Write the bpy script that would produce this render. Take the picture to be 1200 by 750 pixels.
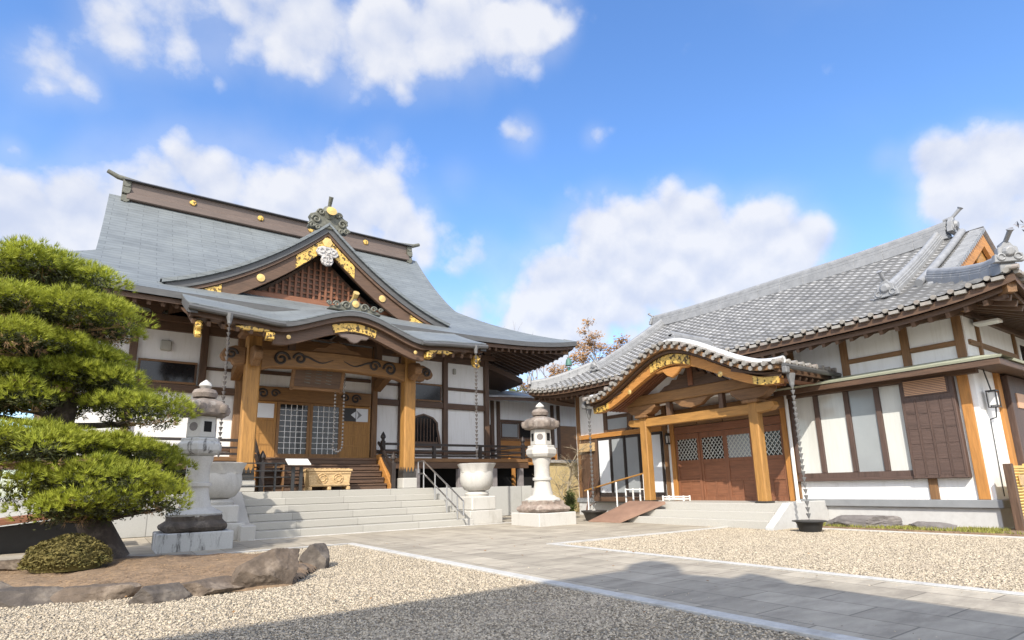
import bpy, bmesh, math, random
import numpy as np
from mathutils import Vector, Matrix, noise
C = bpy.context.scene.collection
for o in list(bpy.data.objects): bpy.data.objects.remove(o)
rnd = random.Random(7)
R = math.radians
# ------------------------------------------------------------------ camera
p_, r_, w_ = R(12.04478), R(1.36514), R(54.84202)
FPX, XP, YP, EYE = 671.904, 600.0, 425.978, 1.0
fwd = Vector((math.cos(w_)*math.cos(p_), math.sin(w_)*math.cos(p_), math.sin(p_)))
rt = Vector((math.sin(w_), -math.cos(w_), 0)); dn = fwd.cross(rt)
rt, dn = math.cos(r_)*rt+math.sin(r_)*dn, -math.sin(r_)*rt+math.cos(r_)*dn
cam = bpy.data.cameras.new('camera'); co = bpy.data.objects.new('camera', cam); C.objects.link(co)
m = Matrix.Identity(4)
for i in range(3): m[i][0], m[i][1], m[i][2] = rt[i], -dn[i], -fwd[i]
m[2][3] = EYE; co.matrix_world = m
cam.sensor_width = 36; cam.lens = FPX/1200*36; cam.shift_y = (YP-375)/1200
cam.clip_start = .05; cam.clip_end = 3000
bpy.context.scene.camera = co
def ray(x, y): return rt*((x-XP)/FPX)+dn*((y-YP)/FPX)+fwd
def ox(x, y, X): d = ray(x, y); return Vector((0,0,EYE))+d*(X/d.x)      # measured picture point on the plane X = const
def oy(x, y, Y): d = ray(x, y); return Vector((0,0,EYE))+d*(Y/d.y)
def oz(x, y, Z): d = ray(x, y); return Vector((0,0,EYE))+d*((Z-EYE)/d.z)
# ------------------------------------------------------------------ sun, sky, exposure
SUN = Vector((1, .9, -1.1)).normalized()
sl = bpy.data.lights.new('sun', 'SUN'); sl.energy = 3.4; sl.angle = R(.53); sl.color = (1, .93, .82)
so = bpy.data.objects.new('sun', sl); C.objects.link(so); so.rotation_euler = SUN.to_track_quat('-Z', 'Y').to_euler(); so.location = (-20, -17, 30)
sc = bpy.context.scene
sc.view_settings.view_transform = 'Standard'; sc.view_settings.look = 'None'; sc.view_settings.gamma = 1
sc.view_settings.use_curve_mapping = False; sc.view_settings.exposure = 0.75
sc.render.engine = 'CYCLES'
sc.cycles.max_bounces = 7; sc.cycles.transparent_max_bounces = 12
W = bpy.data.worlds.new('World'); sc.world = W; W.use_nodes = True
nt = W.node_tree; N = nt.nodes; N.clear(); L = nt.links.new
def nd(t, **k):
    n = N.new(t)
    for a, b in k.items(): setattr(n, a, b)
    return n
def mth(op, a, b=None, clamp=False):
    n = nd('ShaderNodeMath', operation=op, use_clamp=clamp)
    for i, v in enumerate((a, b)):
        if v is None: continue
        if isinstance(v, (int, float)): n.inputs[i].default_value = v
        else: L(v, n.inputs[i])
    return n.outputs[0]
sky = nd('ShaderNodeTexSky', sky_type='NISHITA', sun_disc=False)
sky.sun_elevation = math.asin(-SUN.z); sky.sun_rotation = math.atan2(-SUN.x, -SUN.y); sky.air_density = 1.0; sky.dust_density = 1.1; sky.ozone_density = 2.2
hs = nd('ShaderNodeHueSaturation'); hs.inputs['Saturation'].default_value = 1.2; hs.inputs['Hue'].default_value = .506; hs.inputs['Value'].default_value = 1.3; L(sky.outputs[0], hs.inputs['Color'])
tc = nd('ShaderNodeTexCoord'); D = tc.outputs['Generated']
# clouds: lobes standing at fixed compass directions, given cumulus billows by fractal noise
BL = [(165,25,62,.6),(235,12,62,.75),(330,22,62,1),(400,42,66,1),(470,48,62,1),(545,40,62,1),(610,22,56,1),(650,35,34,.7),(60,78,40,.62),(95,100,26,.5),(130,40,40,.5),
 (10,250,56,1),(70,262,58,1),(140,250,70,1),(225,220,56,1),(300,238,70,1),(380,238,66,1),(440,240,58,1),(478,275,42,.75),(15,178,16,.5),
 (612,157,24,.72),(570,303,30,.5),(695,161,16,.45),(450,165,26,.38),(530,210,24,.3),
 (703,262,44,1),(690,315,64,1),(760,285,62,1),(800,262,50,1),(850,295,66,1),(905,278,52,1),(948,285,36,1),(645,355,58,1),(760,345,88,1),(600,385,50,.9),(880,340,78,1),
 (1092,190,32,1),(1150,182,38,1),(1192,186,46,1),(1185,245,70,1),(1115,238,44,1),(1210,305,58,1),(1040,185,18,.5),(560,420,60,.9),(530,385,55,.6),(665,410,60,.9),(610,330,40,.6)]
acc = None
for x, y, r, wt in BL:
    d = ray(x, y).normalized()
    v = nd('ShaderNodeVectorMath', operation='DISTANCE'); L(D, v.inputs[0]); v.inputs[1].default_value = d
    mr = nd('ShaderNodeMapRange', interpolation_type='SMOOTHSTEP'); L(v.outputs['Value'], mr.inputs[0])
    k = r/FPX*1.25/ray(x, y).length
    mr.inputs[1].default_value = k*1.35; mr.inputs[2].default_value = 0; mr.inputs[3].default_value = 0; mr.inputs[4].default_value = wt*1.15
    acc = mr.outputs[0] if acc is None else mth('MAXIMUM', mth('MULTIPLY', mth('ADD', acc, mr.outputs[0]), .72), mth('MAXIMUM', acc, mr.outputs[0]))
def billow(vec):
    a = nd('ShaderNodeTexNoise'); a.inputs['Scale'].default_value = 8; a.inputs['Detail'].default_value = 10; a.inputs['Roughness'].default_value = .6; L(vec, a.inputs['Vector'])
    dv = nd('ShaderNodeVectorMath', operation='MULTIPLY_ADD'); L(a.outputs['Color'], dv.inputs[0]); dv.inputs[1].default_value = (.03,.03,.03); L(vec, dv.inputs[2])
    b = nd('ShaderNodeTexVoronoi', feature='F1'); b.inputs['Scale'].default_value = 14; b.inputs['Detail'].default_value = 1; b.inputs['Roughness'].default_value = .5; L(dv.outputs[0], b.inputs['Vector'])
    return mth('ADD', mth('MULTIPLY', mth('SUBTRACT', a.outputs[0], .5), 1.5), mth('MULTIPLY', mth('SUBTRACT', .42, b.outputs['Distance']), .62))
t0 = billow(D)
ofs = nd('ShaderNodeVectorMath', operation='ADD'); L(D, ofs.inputs[0]); ofs.inputs[1].default_value = (-.012, -.006, .022)
t1 = billow(ofs.outputs[0])
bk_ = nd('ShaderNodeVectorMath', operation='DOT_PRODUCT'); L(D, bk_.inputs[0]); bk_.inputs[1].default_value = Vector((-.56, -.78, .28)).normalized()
fill_bank = nd('ShaderNodeMapRange', interpolation_type='SMOOTHSTEP'); L(bk_.outputs['Value'], fill_bank.inputs[0]); fill_bank.inputs[1].default_value = 0; fill_bank.inputs[2].default_value = .55      # added unseen bright cloud round the sun, lifts the light on shaded walls
den = mth('ADD', mth('ADD', mth('MAXIMUM', acc, fill_bank.outputs[0]), t0), .13)
al = nd('ShaderNodeMapRange', interpolation_type='SMOOTHSTEP'); L(den, al.inputs[0]); al.inputs[1].default_value = .2; al.inputs[2].default_value = .92
no_v = nd('ShaderNodeTexNoise'); no_v.inputs['Scale'].default_value = 3.2; no_v.inputs['Detail'].default_value = 8; no_v.inputs['Distortion'].default_value = .6; L(D, no_v.inputs['Vector'])
lit = mth('ADD', mth('MULTIPLY', mth('SUBTRACT', t0, t1), 1.5), .62)
lowf = nd('ShaderNodeTexNoise'); lowf.inputs['Scale'].default_value = 4.5; lowf.inputs['Detail'].default_value = 5; L(D, lowf.inputs['Vector'])
lit = mth('ADD', lit, mth('MULTIPLY', mth('SUBTRACT', lowf.outputs[0], .5), 1.6), True)
cc = nd('ShaderNodeMix', data_type='RGBA'); L(lit, cc.inputs['Factor']); cc.inputs['A'].default_value = (2.65, 2.88, 3.5, 1); cc.inputs['B'].default_value = (3.6, 3.65, 3.85, 1)
veil = nd('ShaderNodeMapRange', interpolation_type='SMOOTHSTEP'); L(mth('ADD', acc, mth('MULTIPLY', mth('SUBTRACT', no_v.outputs[0], .5), 1.3)), veil.inputs[0]); veil.inputs[1].default_value = -.12; veil.inputs[2].default_value = .75
ccb = nd('ShaderNodeMix', data_type='RGBA'); L(fill_bank.outputs[0], ccb.inputs['Factor']); L(cc.outputs['Result'], ccb.inputs['A']); ccb.inputs['B'].default_value = (7.6, 7.8, 8.3, 1)
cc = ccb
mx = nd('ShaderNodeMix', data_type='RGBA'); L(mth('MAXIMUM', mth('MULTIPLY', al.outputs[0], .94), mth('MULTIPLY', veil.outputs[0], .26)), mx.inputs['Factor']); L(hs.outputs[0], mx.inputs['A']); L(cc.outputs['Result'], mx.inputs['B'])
bg = nd('ShaderNodeBackground'); bg.inputs['Strength'].default_value = .15; L(mx.outputs['Result'], bg.inputs['Color'])
wo = nd('ShaderNodeOutputWorld'); L(bg.outputs[0], wo.inputs['Surface'])
# ------------------------------------------------------------------ materials
def mat(name, col, rough=.7, var=.25, scale=3, stretch=(1,1,1), bump=0, bscale=None, metal=0, col2=None, c2amt=.5, c2scale=1.2, voro=False, spec=.5, trans=0, c2str=(1,1,1), c2r=(.5,.72)):
    M = bpy.data.materials.new(name); M.use_nodes = True
    t = M.node_tree; n = t.nodes; b = n['Principled BSDF']; l = t.links.new
    tc = n.new('ShaderNodeTexCoord'); mp = n.new('ShaderNodeMapping'); mp.inputs['Scale'].default_value = stretch; l(tc.outputs['Object'], mp.inputs['Vector'])
    if voro:
        ns = n.new('ShaderNodeTexVoronoi'); ns.inputs['Scale'].default_value = scale; fac = n.new('ShaderNodeSeparateColor'); l(ns.outputs['Color'], fac.inputs[0]); f = fac.outputs[0]
    else:
        ns = n.new('ShaderNodeTexNoise'); ns.inputs['Scale'].default_value = scale; ns.inputs['Detail'].default_value = 8; ns.inputs['Roughness'].default_value = .65; f = ns.outputs[0]
    l(mp.outputs[0], ns.inputs['Vector'])
    r = n.new('ShaderNodeMapRange'); l(f, r.inputs[0]); r.inputs[1].default_value = .0 if voro else .25; r.inputs[2].default_value = 1 if voro else .75
    mx = n.new('ShaderNodeMix'); mx.data_type = 'RGBA'; l(r.outputs[0], mx.inputs['Factor'])
    mx.inputs['A'].default_value = tuple(max(0, c*(1-var)) for c in col)+(1,); mx.inputs['B'].default_value = tuple(min(1, c*(1+var)) for c in col)+(1,)
    out = mx.outputs['Result']
    if col2:
        n2 = n.new('ShaderNodeTexNoise'); n2.inputs['Scale'].default_value = c2scale; n2.inputs['Detail'].default_value = 10; n2.inputs['Roughness'].default_value = .7; mp2 = n.new('ShaderNodeMapping'); mp2.inputs['Scale'].default_value = c2str; l(tc.outputs['Object'], mp2.inputs['Vector']); l(mp2.outputs[0], n2.inputs['Vector'])
        r2 = n.new('ShaderNodeMapRange'); r2.interpolation_type = 'SMOOTHSTEP'; l(n2.outputs[0], r2.inputs[0]); r2.inputs[1].default_value = c2r[0]; r2.inputs[2].default_value = c2r[1]; r2.inputs[4].default_value = c2amt
        m2 = n.new('ShaderNodeMix'); m2.data_type = 'RGBA'; l(r2.outputs[0], m2.inputs['Factor']); l(out, m2.inputs['A']); m2.inputs['B'].default_value = tuple(col2)+(1,); out = m2.outputs['Result']
    l(out, b.inputs['Base Color'])
    rr = n.new('ShaderNodeMapRange'); l(f, rr.inputs[0]); rr.inputs[3].default_value = max(.05, rough-.1); rr.inputs[4].default_value = min(1, rough+.1); l(rr.outputs[0], b.inputs['Roughness'])
    b.inputs['Metallic'].default_value = metal; b.inputs['Specular IOR Level'].default_value = spec
    if trans:
        tl = n.new('ShaderNodeBsdfTranslucent'); l(out, tl.inputs['Color']); ms = n.new('ShaderNodeMixShader'); ms.inputs[0].default_value = trans
        l(b.outputs[0], ms.inputs[1]); l(tl.outputs[0], ms.inputs[2]); l(ms.outputs[0], n['Material Output'].inputs['Surface'])
    if bump:
        bp = n.new('ShaderNodeBump'); bp.inputs['Strength'].default_value = bump; bp.inputs['Distance'].default_value = .02
        if bscale:
            nb = n.new('ShaderNodeTexNoise'); nb.inputs['Scale'].default_value = bscale; nb.inputs['Detail'].default_value = 6; l(mp.outputs[0], nb.inputs['Vector']); l(nb.outputs[0], bp.inputs['Height'])
        else: l(ns.outputs['Distance'] if voro else f, bp.inputs['Height'])
        l(bp.outputs[0], b.inputs['Normal'])
    M['out'] = 1
    return M
def brick(M, vecscale, size, mort, dark, bump=.4, axes='XY', offset=.5, shift=(0,0), tone=.76):
    """joint lines between slabs / sheets: a brick pattern multiplied over the colour of an existing material"""
    t = M.node_tree; n = t.nodes; l = t.links.new; b = n['Principled BSDF']
    src = b.inputs['Base Color'].links[0].from_socket
    tc = n.new('ShaderNodeTexCoord'); sp = n.new('ShaderNodeSeparateXYZ'); cb = n.new('ShaderNodeCombineXYZ'); l(tc.outputs['Object'], sp.inputs[0])
    l(sp.outputs[axes[0]], cb.inputs[0]); l(sp.outputs[axes[1]], cb.inputs[1])
    br = n.new('ShaderNodeTexBrick'); br.offset = offset; br.inputs['Scale'].default_value = vecscale; br.inputs['Brick Width'].default_value = size[0]; br.inputs['Row Height'].default_value = size[1]
    br.inputs['Mortar Size'].default_value = mort; br.inputs['Color1'].default_value = (1,1,1,1); br.inputs['Color2'].default_value = (tone,)*3+(1,); br.inputs['Mortar'].default_value = (dark,)*3+(1,)
    br.inputs['Mortar Smooth'].default_value = .2
    sh_ = n.new('ShaderNodeVectorMath'); sh_.inputs[1].default_value = (shift[0]+54, shift[1]+4.9*20, 0) if shift != (0,0) else (0,0,0); l(cb.outputs[0], sh_.inputs[0]); l(sh_.outputs[0], br.inputs['Vector'])
    mx = n.new('ShaderNodeMix'); mx.data_type = 'RGBA'; mx.blend_type = 'MULTIPLY'; mx.inputs['Factor'].default_value = 1
    l(src, mx.inputs['A']); l(br.outputs['Color'], mx.inputs['B']); l(mx.outputs['Result'], b.inputs['Base Color'])
    bp = n.new('ShaderNodeBump'); bp.invert = True; bp.inputs['Strength'].default_value = bump; bp.inputs['Distance'].default_value = .01; l(br.outputs['Fac'], bp.inputs['Height'])
    if b.inputs['Normal'].links: l(b.inputs['Normal'].links[0].from_socket, bp.inputs['Normal'])
    l(bp.outputs[0], b.inputs['Normal'])
    return M
Mt = {}
def wood(n, c, v=.3, rough=.6, c2=None):
    for a, s in (('x',(1,9,9)),('y',(9,1,9)),('z',(9,9,1))):
        Mt[n+a] = mat(n+a, c, rough, v*1.25, 2.6, tuple(q if q == 1 else 12 for q in s), .35, 5, col2=c2 or tuple(q*.38 for q in c), c2amt=.6, c2scale=1.3, c2str=tuple(.45 if q == 1 else 4.5 for q in s))
wood('gold', (.365,.185,.048), .26); wood('dark', (.105,.06,.036), .35); wood('mid', (.205,.108,.045), .3); wood('beam', (.235,.122,.043), .28); wood('red', (.215,.088,.043), .25); wood('shut', (.095,.06,.048), .2); wood('orange', (.44,.20,.05), .22)
wood('black', (.035,.027,.024), .3, .45)
Mt['plaster'] = mat('white_plaster', (.83,.83,.82), .9, .035, 1.5, bump=.05, bscale=60, col2=(.58,.56,.50), c2amt=.45, c2scale=2.4, c2str=(3.5,3.5,.4), c2r=(.46,.75))
Mt['copper'] = brick(mat('weathered_copper_sheet', (.165,.182,.188), .55, .22, 1.1, (1,1,3), .08, 4, col2=(.21,.228,.225), c2amt=.6, c2scale=.55), 1, (.9,.15), .010, .66, .5, 'XZ', tone=.92)
Mt['coppery'] = brick(mat('copper_sheet_side', (.165,.182,.188), .55, .22, 1.1, (1,1,3), .08, 4, col2=(.21,.228,.225), c2amt=.6, c2scale=.55), 1, (.9,.15), .010, .66, .5, 'YZ', tone=.92)
Mt['copperedge'] = mat('dark_copper_edge', (.085,.085,.085), .5, .3, 3, (1,1,8), .1)
Mt['ridgebrown'] = mat('brown_copper_ridge', (.135,.10,.083), .5, .2, 2, (1,1,6), .05)
Mt['verdi'] = mat('verdigris_ornament', (.12,.12,.095), .6, .45, 9, bump=.5)
Mt['gold'] = mat('gilt_metal', (.68,.44,.11), .4, .25, 14, bump=.5, metal=.25, col2=(.05,.03,.012), c2amt=.97, c2scale=10, c2r=(.5,.56))
Mt['goldplain'] = mat('gilt_plain', (.66,.46,.17), .35, .15, 6, metal=.35)
Mt['silver'] = mat('grey_white_carving', (.50,.48,.46), .6, .35, 12, bump=.7, col2=(.14,.12,.11), c2amt=.8, c2scale=11, c2r=(.5,.58))
Mt['granite'] = mat('pale_granite', (.45,.435,.40), .8, .13, 60, bump=.06, col2=(.40,.385,.35), c2amt=.5, c2scale=1.1)
Mt['step'] = brick(mat('granite_steps', (.40,.385,.345), .8, .16, 50, bump=.06, col2=(.36,.35,.31), c2amt=.75, c2scale=2.2, c2str=(.6,1,2)), 1, (1.45,5), .006, .55, .2, 'XZ', 0)
Mt['stepy'] = mat('granite_porch_steps', (.43,.415,.375), .8, .14, 50, bump=.06, col2=(.45,.43,.38), c2amt=.5, c2scale=1.3)
Mt['wallst'] = brick(mat('granite_facing', (.50,.50,.48), .8, .1, 40, bump=.05, col2=(.36,.36,.33), c2amt=.5, c2scale=1.2), 1, (1.4,2), .012, .45, .3, 'XZ', 0)
Mt['concrete'] = mat('pale_concrete', (.50,.50,.49), .85, .1, 12, bump=.1, col2=(.38,.37,.34), c2amt=.4, c2scale=1.5)
Mt['ledge'] = mat('grey_base_flashing', (.24,.25,.26), .6, .12, 4)
Mt['whitestone'] = mat('white_granite', (.50,.485,.45), .8, .13, 45, bump=.1, col2=(.36,.34,.30), c2amt=.6, c2scale=3.2, c2str=(1.6,1.6,.5))
Mt['lanternroof'] = mat('stained_brown_stone', (.20,.165,.14), .9, .5, 6, bump=.6, bscale=25, col2=(.42,.39,.355), c2amt=.75, c2scale=2.5)
Mt['rough'] = mat('rough_hewn_stone', (.27,.215,.18), .95, .45, 7, bump=1, bscale=11, col2=(.48,.43,.37), c2amt=.6, c2scale=4)
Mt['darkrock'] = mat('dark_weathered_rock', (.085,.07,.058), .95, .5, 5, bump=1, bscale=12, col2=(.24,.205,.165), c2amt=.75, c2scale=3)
Mt['rock'] = mat('brown_garden_rock', (.12,.09,.066), .95, .5, 5, bump=1, bscale=12, col2=(.29,.235,.18), c2amt=.8, c2scale=2.5)
Mt['greyrock'] = mat('grey_river_rock', (.17,.155,.15), .9, .3, 5, bump=.6, bscale=9, col2=(.28,.25,.22), c2amt=.5, c2scale=3)
def tilemat(n): return mat(n, (.36,.36,.36), .6, .22, 3.7, voro=True, bump=0, col2=(.19,.185,.18), c2amt=.6, c2scale=2.2)
Mt['tile'] = tilemat('silver_grey_roof_tile')
Mt['tilefront'] = brick(tilemat('silver_grey_roof_tile_laid'), 1, (1000,4.9/26), .020, .42, .6, 'YX', .0, (.135,-1.2%(4.9/26)*0+1.2))
Mt['ridgetile'] = mat('ridge_tile', (.25,.255,.262), .5, .25, 5, col2=(.22,.22,.22), c2amt=.4, c2scale=2)
Mt['paletile'] = mat('pale_ridge_tile', (.52,.52,.52), .5, .12, 5)
Mt['tileend'] = mat('mossy_eave_tile', (.28,.265,.24), .7, .35, 9, col2=(.30,.21,.18), c2amt=.6, c2scale=5)
Mt['greenmetal'] = mat('pale_green_copper', (.42,.44,.33), .55, .12, 3, col2=(.33,.36,.27), c2amt=.5)
Mt['glassdark'] = mat('dark_window_glass', (.012,.012,.013), .05, .2, 2, spec=.45)
Mt['glassgrey'] = mat('grey_curtained_glass', (.30,.32,.33), .12, .1, 1.2, spec=.7)
Mt['curtain'] = mat('pale_curtain_behind_glass', (.60,.61,.58), .14, .08, 2.2, (8,8,.6), spec=.7)
Mt['paper'] = mat('white_shoji_paper', (.72,.75,.78), .35, .05, 2)
Mt['steel'] = mat('stainless_steel', (.55,.55,.55), .3, .1, 5, metal=.9)
Mt['whitepaint'] = mat('white_paint', (.82,.82,.80), .5, .06, 5)
Mt['blackmetal'] = mat('black_metal', (.025,.025,.025), .5, .3, 8)
Mt['bronze'] = mat('dark_bronze', (.06,.055,.05), .5, .3, 8, metal=.4)
Mt['chain'] = mat('rain_chain_metal', (.10,.09,.085), .5, .3, 8)
Mt['palechain'] = mat('pale_rain_chain_metal', (.15,.15,.15), .5, .3, 8)
Mt['path'] = brick(mat('granite_paving', (.44,.39,.31), .85, .24, 1.9, (1,2.4,1), bump=.15, bscale=55, col2=(.27,.235,.19), c2amt=.7, c2scale=1.6, c2str=(.6,1.8,1), c2r=(.45,.68), spec=.25), 1, (.92,.46), .008, .5, .35, 'YX')
Mt['kerb'] = mat('pale_kerb_stone', (.50,.485,.45), .85, .2, 20, bump=.12, col2=(.30,.28,.25), c2amt=.65, c2scale=3)
Mt['soil'] = mat('dry_brown_soil', (.215,.145,.088), .95, .4, 9, bump=1, bscale=26, col2=(.33,.23,.14), c2amt=.8, c2scale=3)
Mt['gravel'] = mat('fine_buff_gravel', (.38,.325,.245), .95, .5, 60, voro=True, bump=1, col2=(.30,.25,.19), c2amt=.4, c2scale=1.3)
Mt['pebble'] = mat('buff_pebbles', (.395,.335,.25), .9, .55, 55, voro=True, col2=(.33,.275,.21), c2amt=.6, c2scale=1.1)
Mt['grass'] = mat('short_grass_blade', (.22,.22,.045), .8, .35, 5)
Mt['bark'] = mat('pine_bark', (.065,.05,.04), .95, .5, 6, (1,1,.35), 1, 14, col2=(.22,.18,.14), c2amt=.6, c2scale=5)
Mt['needle'] = mat('pine_needles', (.35,.38,.045), .55, .45, 3.2, col2=(.14,.21,.03), c2amt=.7, c2scale=1.4, spec=.3, trans=.3)
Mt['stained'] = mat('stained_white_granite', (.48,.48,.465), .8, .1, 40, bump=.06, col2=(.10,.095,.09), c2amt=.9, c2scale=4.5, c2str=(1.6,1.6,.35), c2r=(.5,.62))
Mt['litter'] = mat('dry_needle_litter', (.36,.23,.12), .9, .5, 9)
Mt['needleshade'] = mat('inner_needle_shade', (.055,.06,.018), .9, .4, 8, bump=1)  # dark copy of the needle colour, painted shade inside the pads
Mt['azalea'] = mat('azalea_leaves', (.13,.105,.03), .75, .5, 7, col2=(.09,.11,.03), c2amt=.7, c2scale=5, spec=.3)
Mt['leaf'] = mat('dull_green_leaves', (.09,.11,.03), .8, .4, 2, spec=.3)
Mt['redleaf'] = mat('russet_leaves', (.26,.145,.06), .8, .4, 2, spec=.3)
Mt['twig'] = mat('pale_bare_twigs', (.30,.25,.17), .9, .3, 4)
Mt['greytwig'] = mat('grey_bare_twigs', (.20,.18,.18), .9, .3, 4)
Mt['redtwig'] = mat('reddish_bare_twigs', (.15,.075,.05), .9, .3, 4)
Mt['bamboo'] = mat('yellow_bamboo', (.62,.43,.12), .45, .2, 2, (1,1,6))
Mt['ochre'] = mat('ochre_earth_wall', (.55,.43,.22), .95, .2, 4, bump=.3, bscale=20, col2=(.38,.29,.15), c2amt=.5, c2scale=3)
Mt['rampbrown'] = mat('brown_ramp_board', (.25,.15,.105), .7, .2, 3)
Mt['carvedwood'] = mat('pale_carved_wood', (.55,.38,.19), .6, .3, 5, (1,6,6), .6, 18, col2=(.30,.18,.08), c2amt=.5, c2scale=10)
Mt['black'] = mat('shade_black', (.006,.005,.005), .9, .2, 3)  # near-black colour standing for shade under floors and in openings
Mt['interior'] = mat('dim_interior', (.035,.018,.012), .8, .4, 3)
Mt['lampglass'] = mat('frosted_lamp_glass', (.75,.75,.73), .4, .03, 3)
Mt['greybox'] = mat('grey_vent_cover', (.40,.40,.36), .6, .1, 6)
Mt['bell'] = mat('verdigris_bell', (.08,.19,.16), .6, .3, 9)
Mt['sunlitslat'] = mat('louvred_sunlit_slats', (.55,.33,.20), .6, .1, 4)  # sunlit look of the slats put into their colour
# ------------------------------------------------------------------ builders
class MB:
    def __init__(s): s.v = []; s.f = []
    def add(s, vs, fs):
        o = len(s.v); s.v += [tuple(v) for v in vs]; s.f += [tuple(i+o for i in f) for f in fs]; return s
    def box(s, x0, x1, y0, y1, z0, z1):
        x0, x1 = min(x0, x1), max(x0, x1); y0, y1 = min(y0, y1), max(y0, y1); z0, z1 = min(z0, z1), max(z0, z1)
        return s.add([(x0,y0,z0),(x1,y0,z0),(x1,y1,z0),(x0,y1,z0),(x0,y0,z1),(x1,y0,z1),(x1,y1,z1),(x0,y1,z1)],
                     [(3,2,1,0),(4,5,6,7),(0,1,5,4),(1,2,6,5),(2,3,7,6),(3,0,4,7)])
    def bar(s, a, b, w, h, up=(0,0,1)):
        a, b = Vector(a), Vector(b); d = (b-a).normalized(); u = Vector(up); sd = d.cross(u)
        if sd.length < 1e-4: sd = d.cross(Vector((0,1,0)))
        sd.normalize(); u = sd.cross(d)
        vs = [p+sd*(i*w/2)+u*(j*h/2) for p in (a, b) for i, j in ((-1,-1),(1,-1),(1,1),(-1,1))]
        return s.add(vs, [(0,1,2,3),(7,6,5,4),(0,4,5,1),(1,5,6,2),(2,6,7,3),(3,7,4,0)])
    def tube(s, pts, r, n=8, cap=True):
        pts = [Vector(p) for p in pts]; rs = r if isinstance(r, (list, tuple)) else [r]*len(pts); vs = []; fs = []; pu = None
        for i, p in enumerate(pts):
            d = (pts[min(i+1, len(pts)-1)]-pts[max(i-1, 0)]).normalized()
            if pu is None: pu = Vector((0,0,1)) if abs(d.z) < .9 else Vector((1,0,0))
            a = d.cross(pu); a.normalize(); pu = a.cross(d)
            for k in range(n):
                t = 2*math.pi*k/n; vs.append(p+(a*math.cos(t)+pu*math.sin(t))*rs[i])
        for i in range(len(pts)-1):
            for k in range(n):
                k2 = (k+1) % n; fs.append((i*n+k, (i+1)*n+k, (i+1)*n+k2, i*n+k2))
        if cap: fs.append(tuple(range(n))); fs.append(tuple(reversed(range((len(pts)-1)*n, len(pts)*n))))
        return s.add(vs, fs)
    def lathe(s, prof, c=(0,0,0), n=24, rot=0, lobes=0, amp=0, sq=None):
        vs = []; fs = []
        for r, z in prof:
            for k in range(n):
                t = 2*math.pi*k/n+rot; q = r*(1+(amp*math.cos(lobes*t) if lobes else 0)); vs.append((c[0]+q*math.cos(t), c[1]+q*math.sin(t), c[2]+z))
        for i in range(len(prof)-1):
            for k in range(n):
                k2 = (k+1) % n; fs.append((i*n+k, i*n+k2, (i+1)*n+k2, (i+1)*n+k))
        fs.append(tuple(reversed(range(n)))); fs.append(tuple(range((len(prof)-1)*n, len(prof)*n)))
        return s.add(vs, fs)
    def prism(s, poly, ax, a, b):
        """2-D outline pushed from a to b along axis ax (poly in the other two axes, in xyz order)"""
        n = len(poly)
        def pt(q, v): return {'x':(v,q[0],q[1]),'y':(q[0],v,q[1]),'z':(q[0],q[1],v)}[ax]
        vs = [pt(q, a) for q in poly]+[pt(q, b) for q in poly]
        fs = [tuple(range(n)), tuple(reversed(range(n, 2*n)))]+[(i, i+n, (i+1) % n+n, (i+1) % n) for i in range(n)]
        return s.add(vs, fs)
    def grid(s, fn, us, vs_, flip=False):
        P = [fn(u, v) for v in vs_ for u in us]; n = len(us); fs = []
        for j in range(len(vs_)-1):
            for i in range(n-1):
                q = (j*n+i, j*n+i+1, (j+1)*n+i+1, (j+1)*n+i); fs.append(q[::-1] if flip else q)
        return s.add(P, fs)
    def slab(s, fn, us, vs_, th, off=(0,0,-1)):
        """grid sheet given a thickness th along off, with closed rim"""
        n, m_ = len(us), len(vs_); P = [Vector(fn(u, v)) for v in vs_ for u in us]; o = Vector(off)*th
        Q = P+[p+o for p in P]; k = n*m_; fs = []
        for j in range(m_-1):
            for i in range(n-1):
                a = (j*n+i, j*n+i+1, (j+1)*n+i+1, (j+1)*n+i); fs.append(a); fs.append(tuple(x+k for x in a[::-1]))
        rim = [i for i in range(n)]+[j*n+n-1 for j in range(1, m_)]+[(m_-1)*n+i for i in range(n-2, -1, -1)]+[j*n for j in range(m_-2, 0, -1)]
        for a, b in zip(rim, rim[1:]+rim[:1]): fs.append((b, a, a+k, b+k))
        return s.add(Q, fs)
    def build(s, name, mt, parent=None, smooth=False, bev=0, loc=None, fix=True):
        me = bpy.data.meshes.new(name)
        base = Vector(parent['wl']) if parent is not None else Vector(loc or (0,0,0))
        me.from_pydata([tuple(Vector(v)-base) for v in s.v], [], s.f); me.validate()
        if fix or bev:
            bm = bmesh.new(); bm.from_mesh(me)
            bmesh.ops.remove_doubles(bm, verts=bm.verts, dist=1e-5)
            bmesh.ops.recalc_face_normals(bm, faces=bm.faces)
            if bev: bmesh.ops.bevel(bm, geom=[e for e in bm.edges if len(e.link_faces) == 2 and e.calc_face_angle(0) > .6], offset=bev, segments=1, affect='EDGES', clamp_overlap=True)
            bm.to_mesh(me); bm.free()
        if smooth:
            for p in me.polygons: p.use_smooth = True
            me.set_sharp_from_angle(angle=R(38))
        me.materials.append(Mt[mt] if isinstance(mt, str) else mt)
        o = bpy.data.objects.new(name, me); C.objects.link(o)
        if parent is not None: o.parent = parent
        else: o.location = base
        o['wl'] = tuple(base)
        return o
def tag(o, label=None, cat=None, group=None, kind=None):
    if label: o['label'] = label
    if cat: o['category'] = cat
    if group: o['group'] = group
    if kind: o['kind'] = kind
    return o
def thing(name, label, cat, loc=(0,0,0), group=None):
    o = bpy.data.objects.new(name, None); C.objects.link(o); o.location = loc; o['wl'] = tuple(loc); o.empty_display_size = .2
    return tag(o, label, cat, group)
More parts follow.
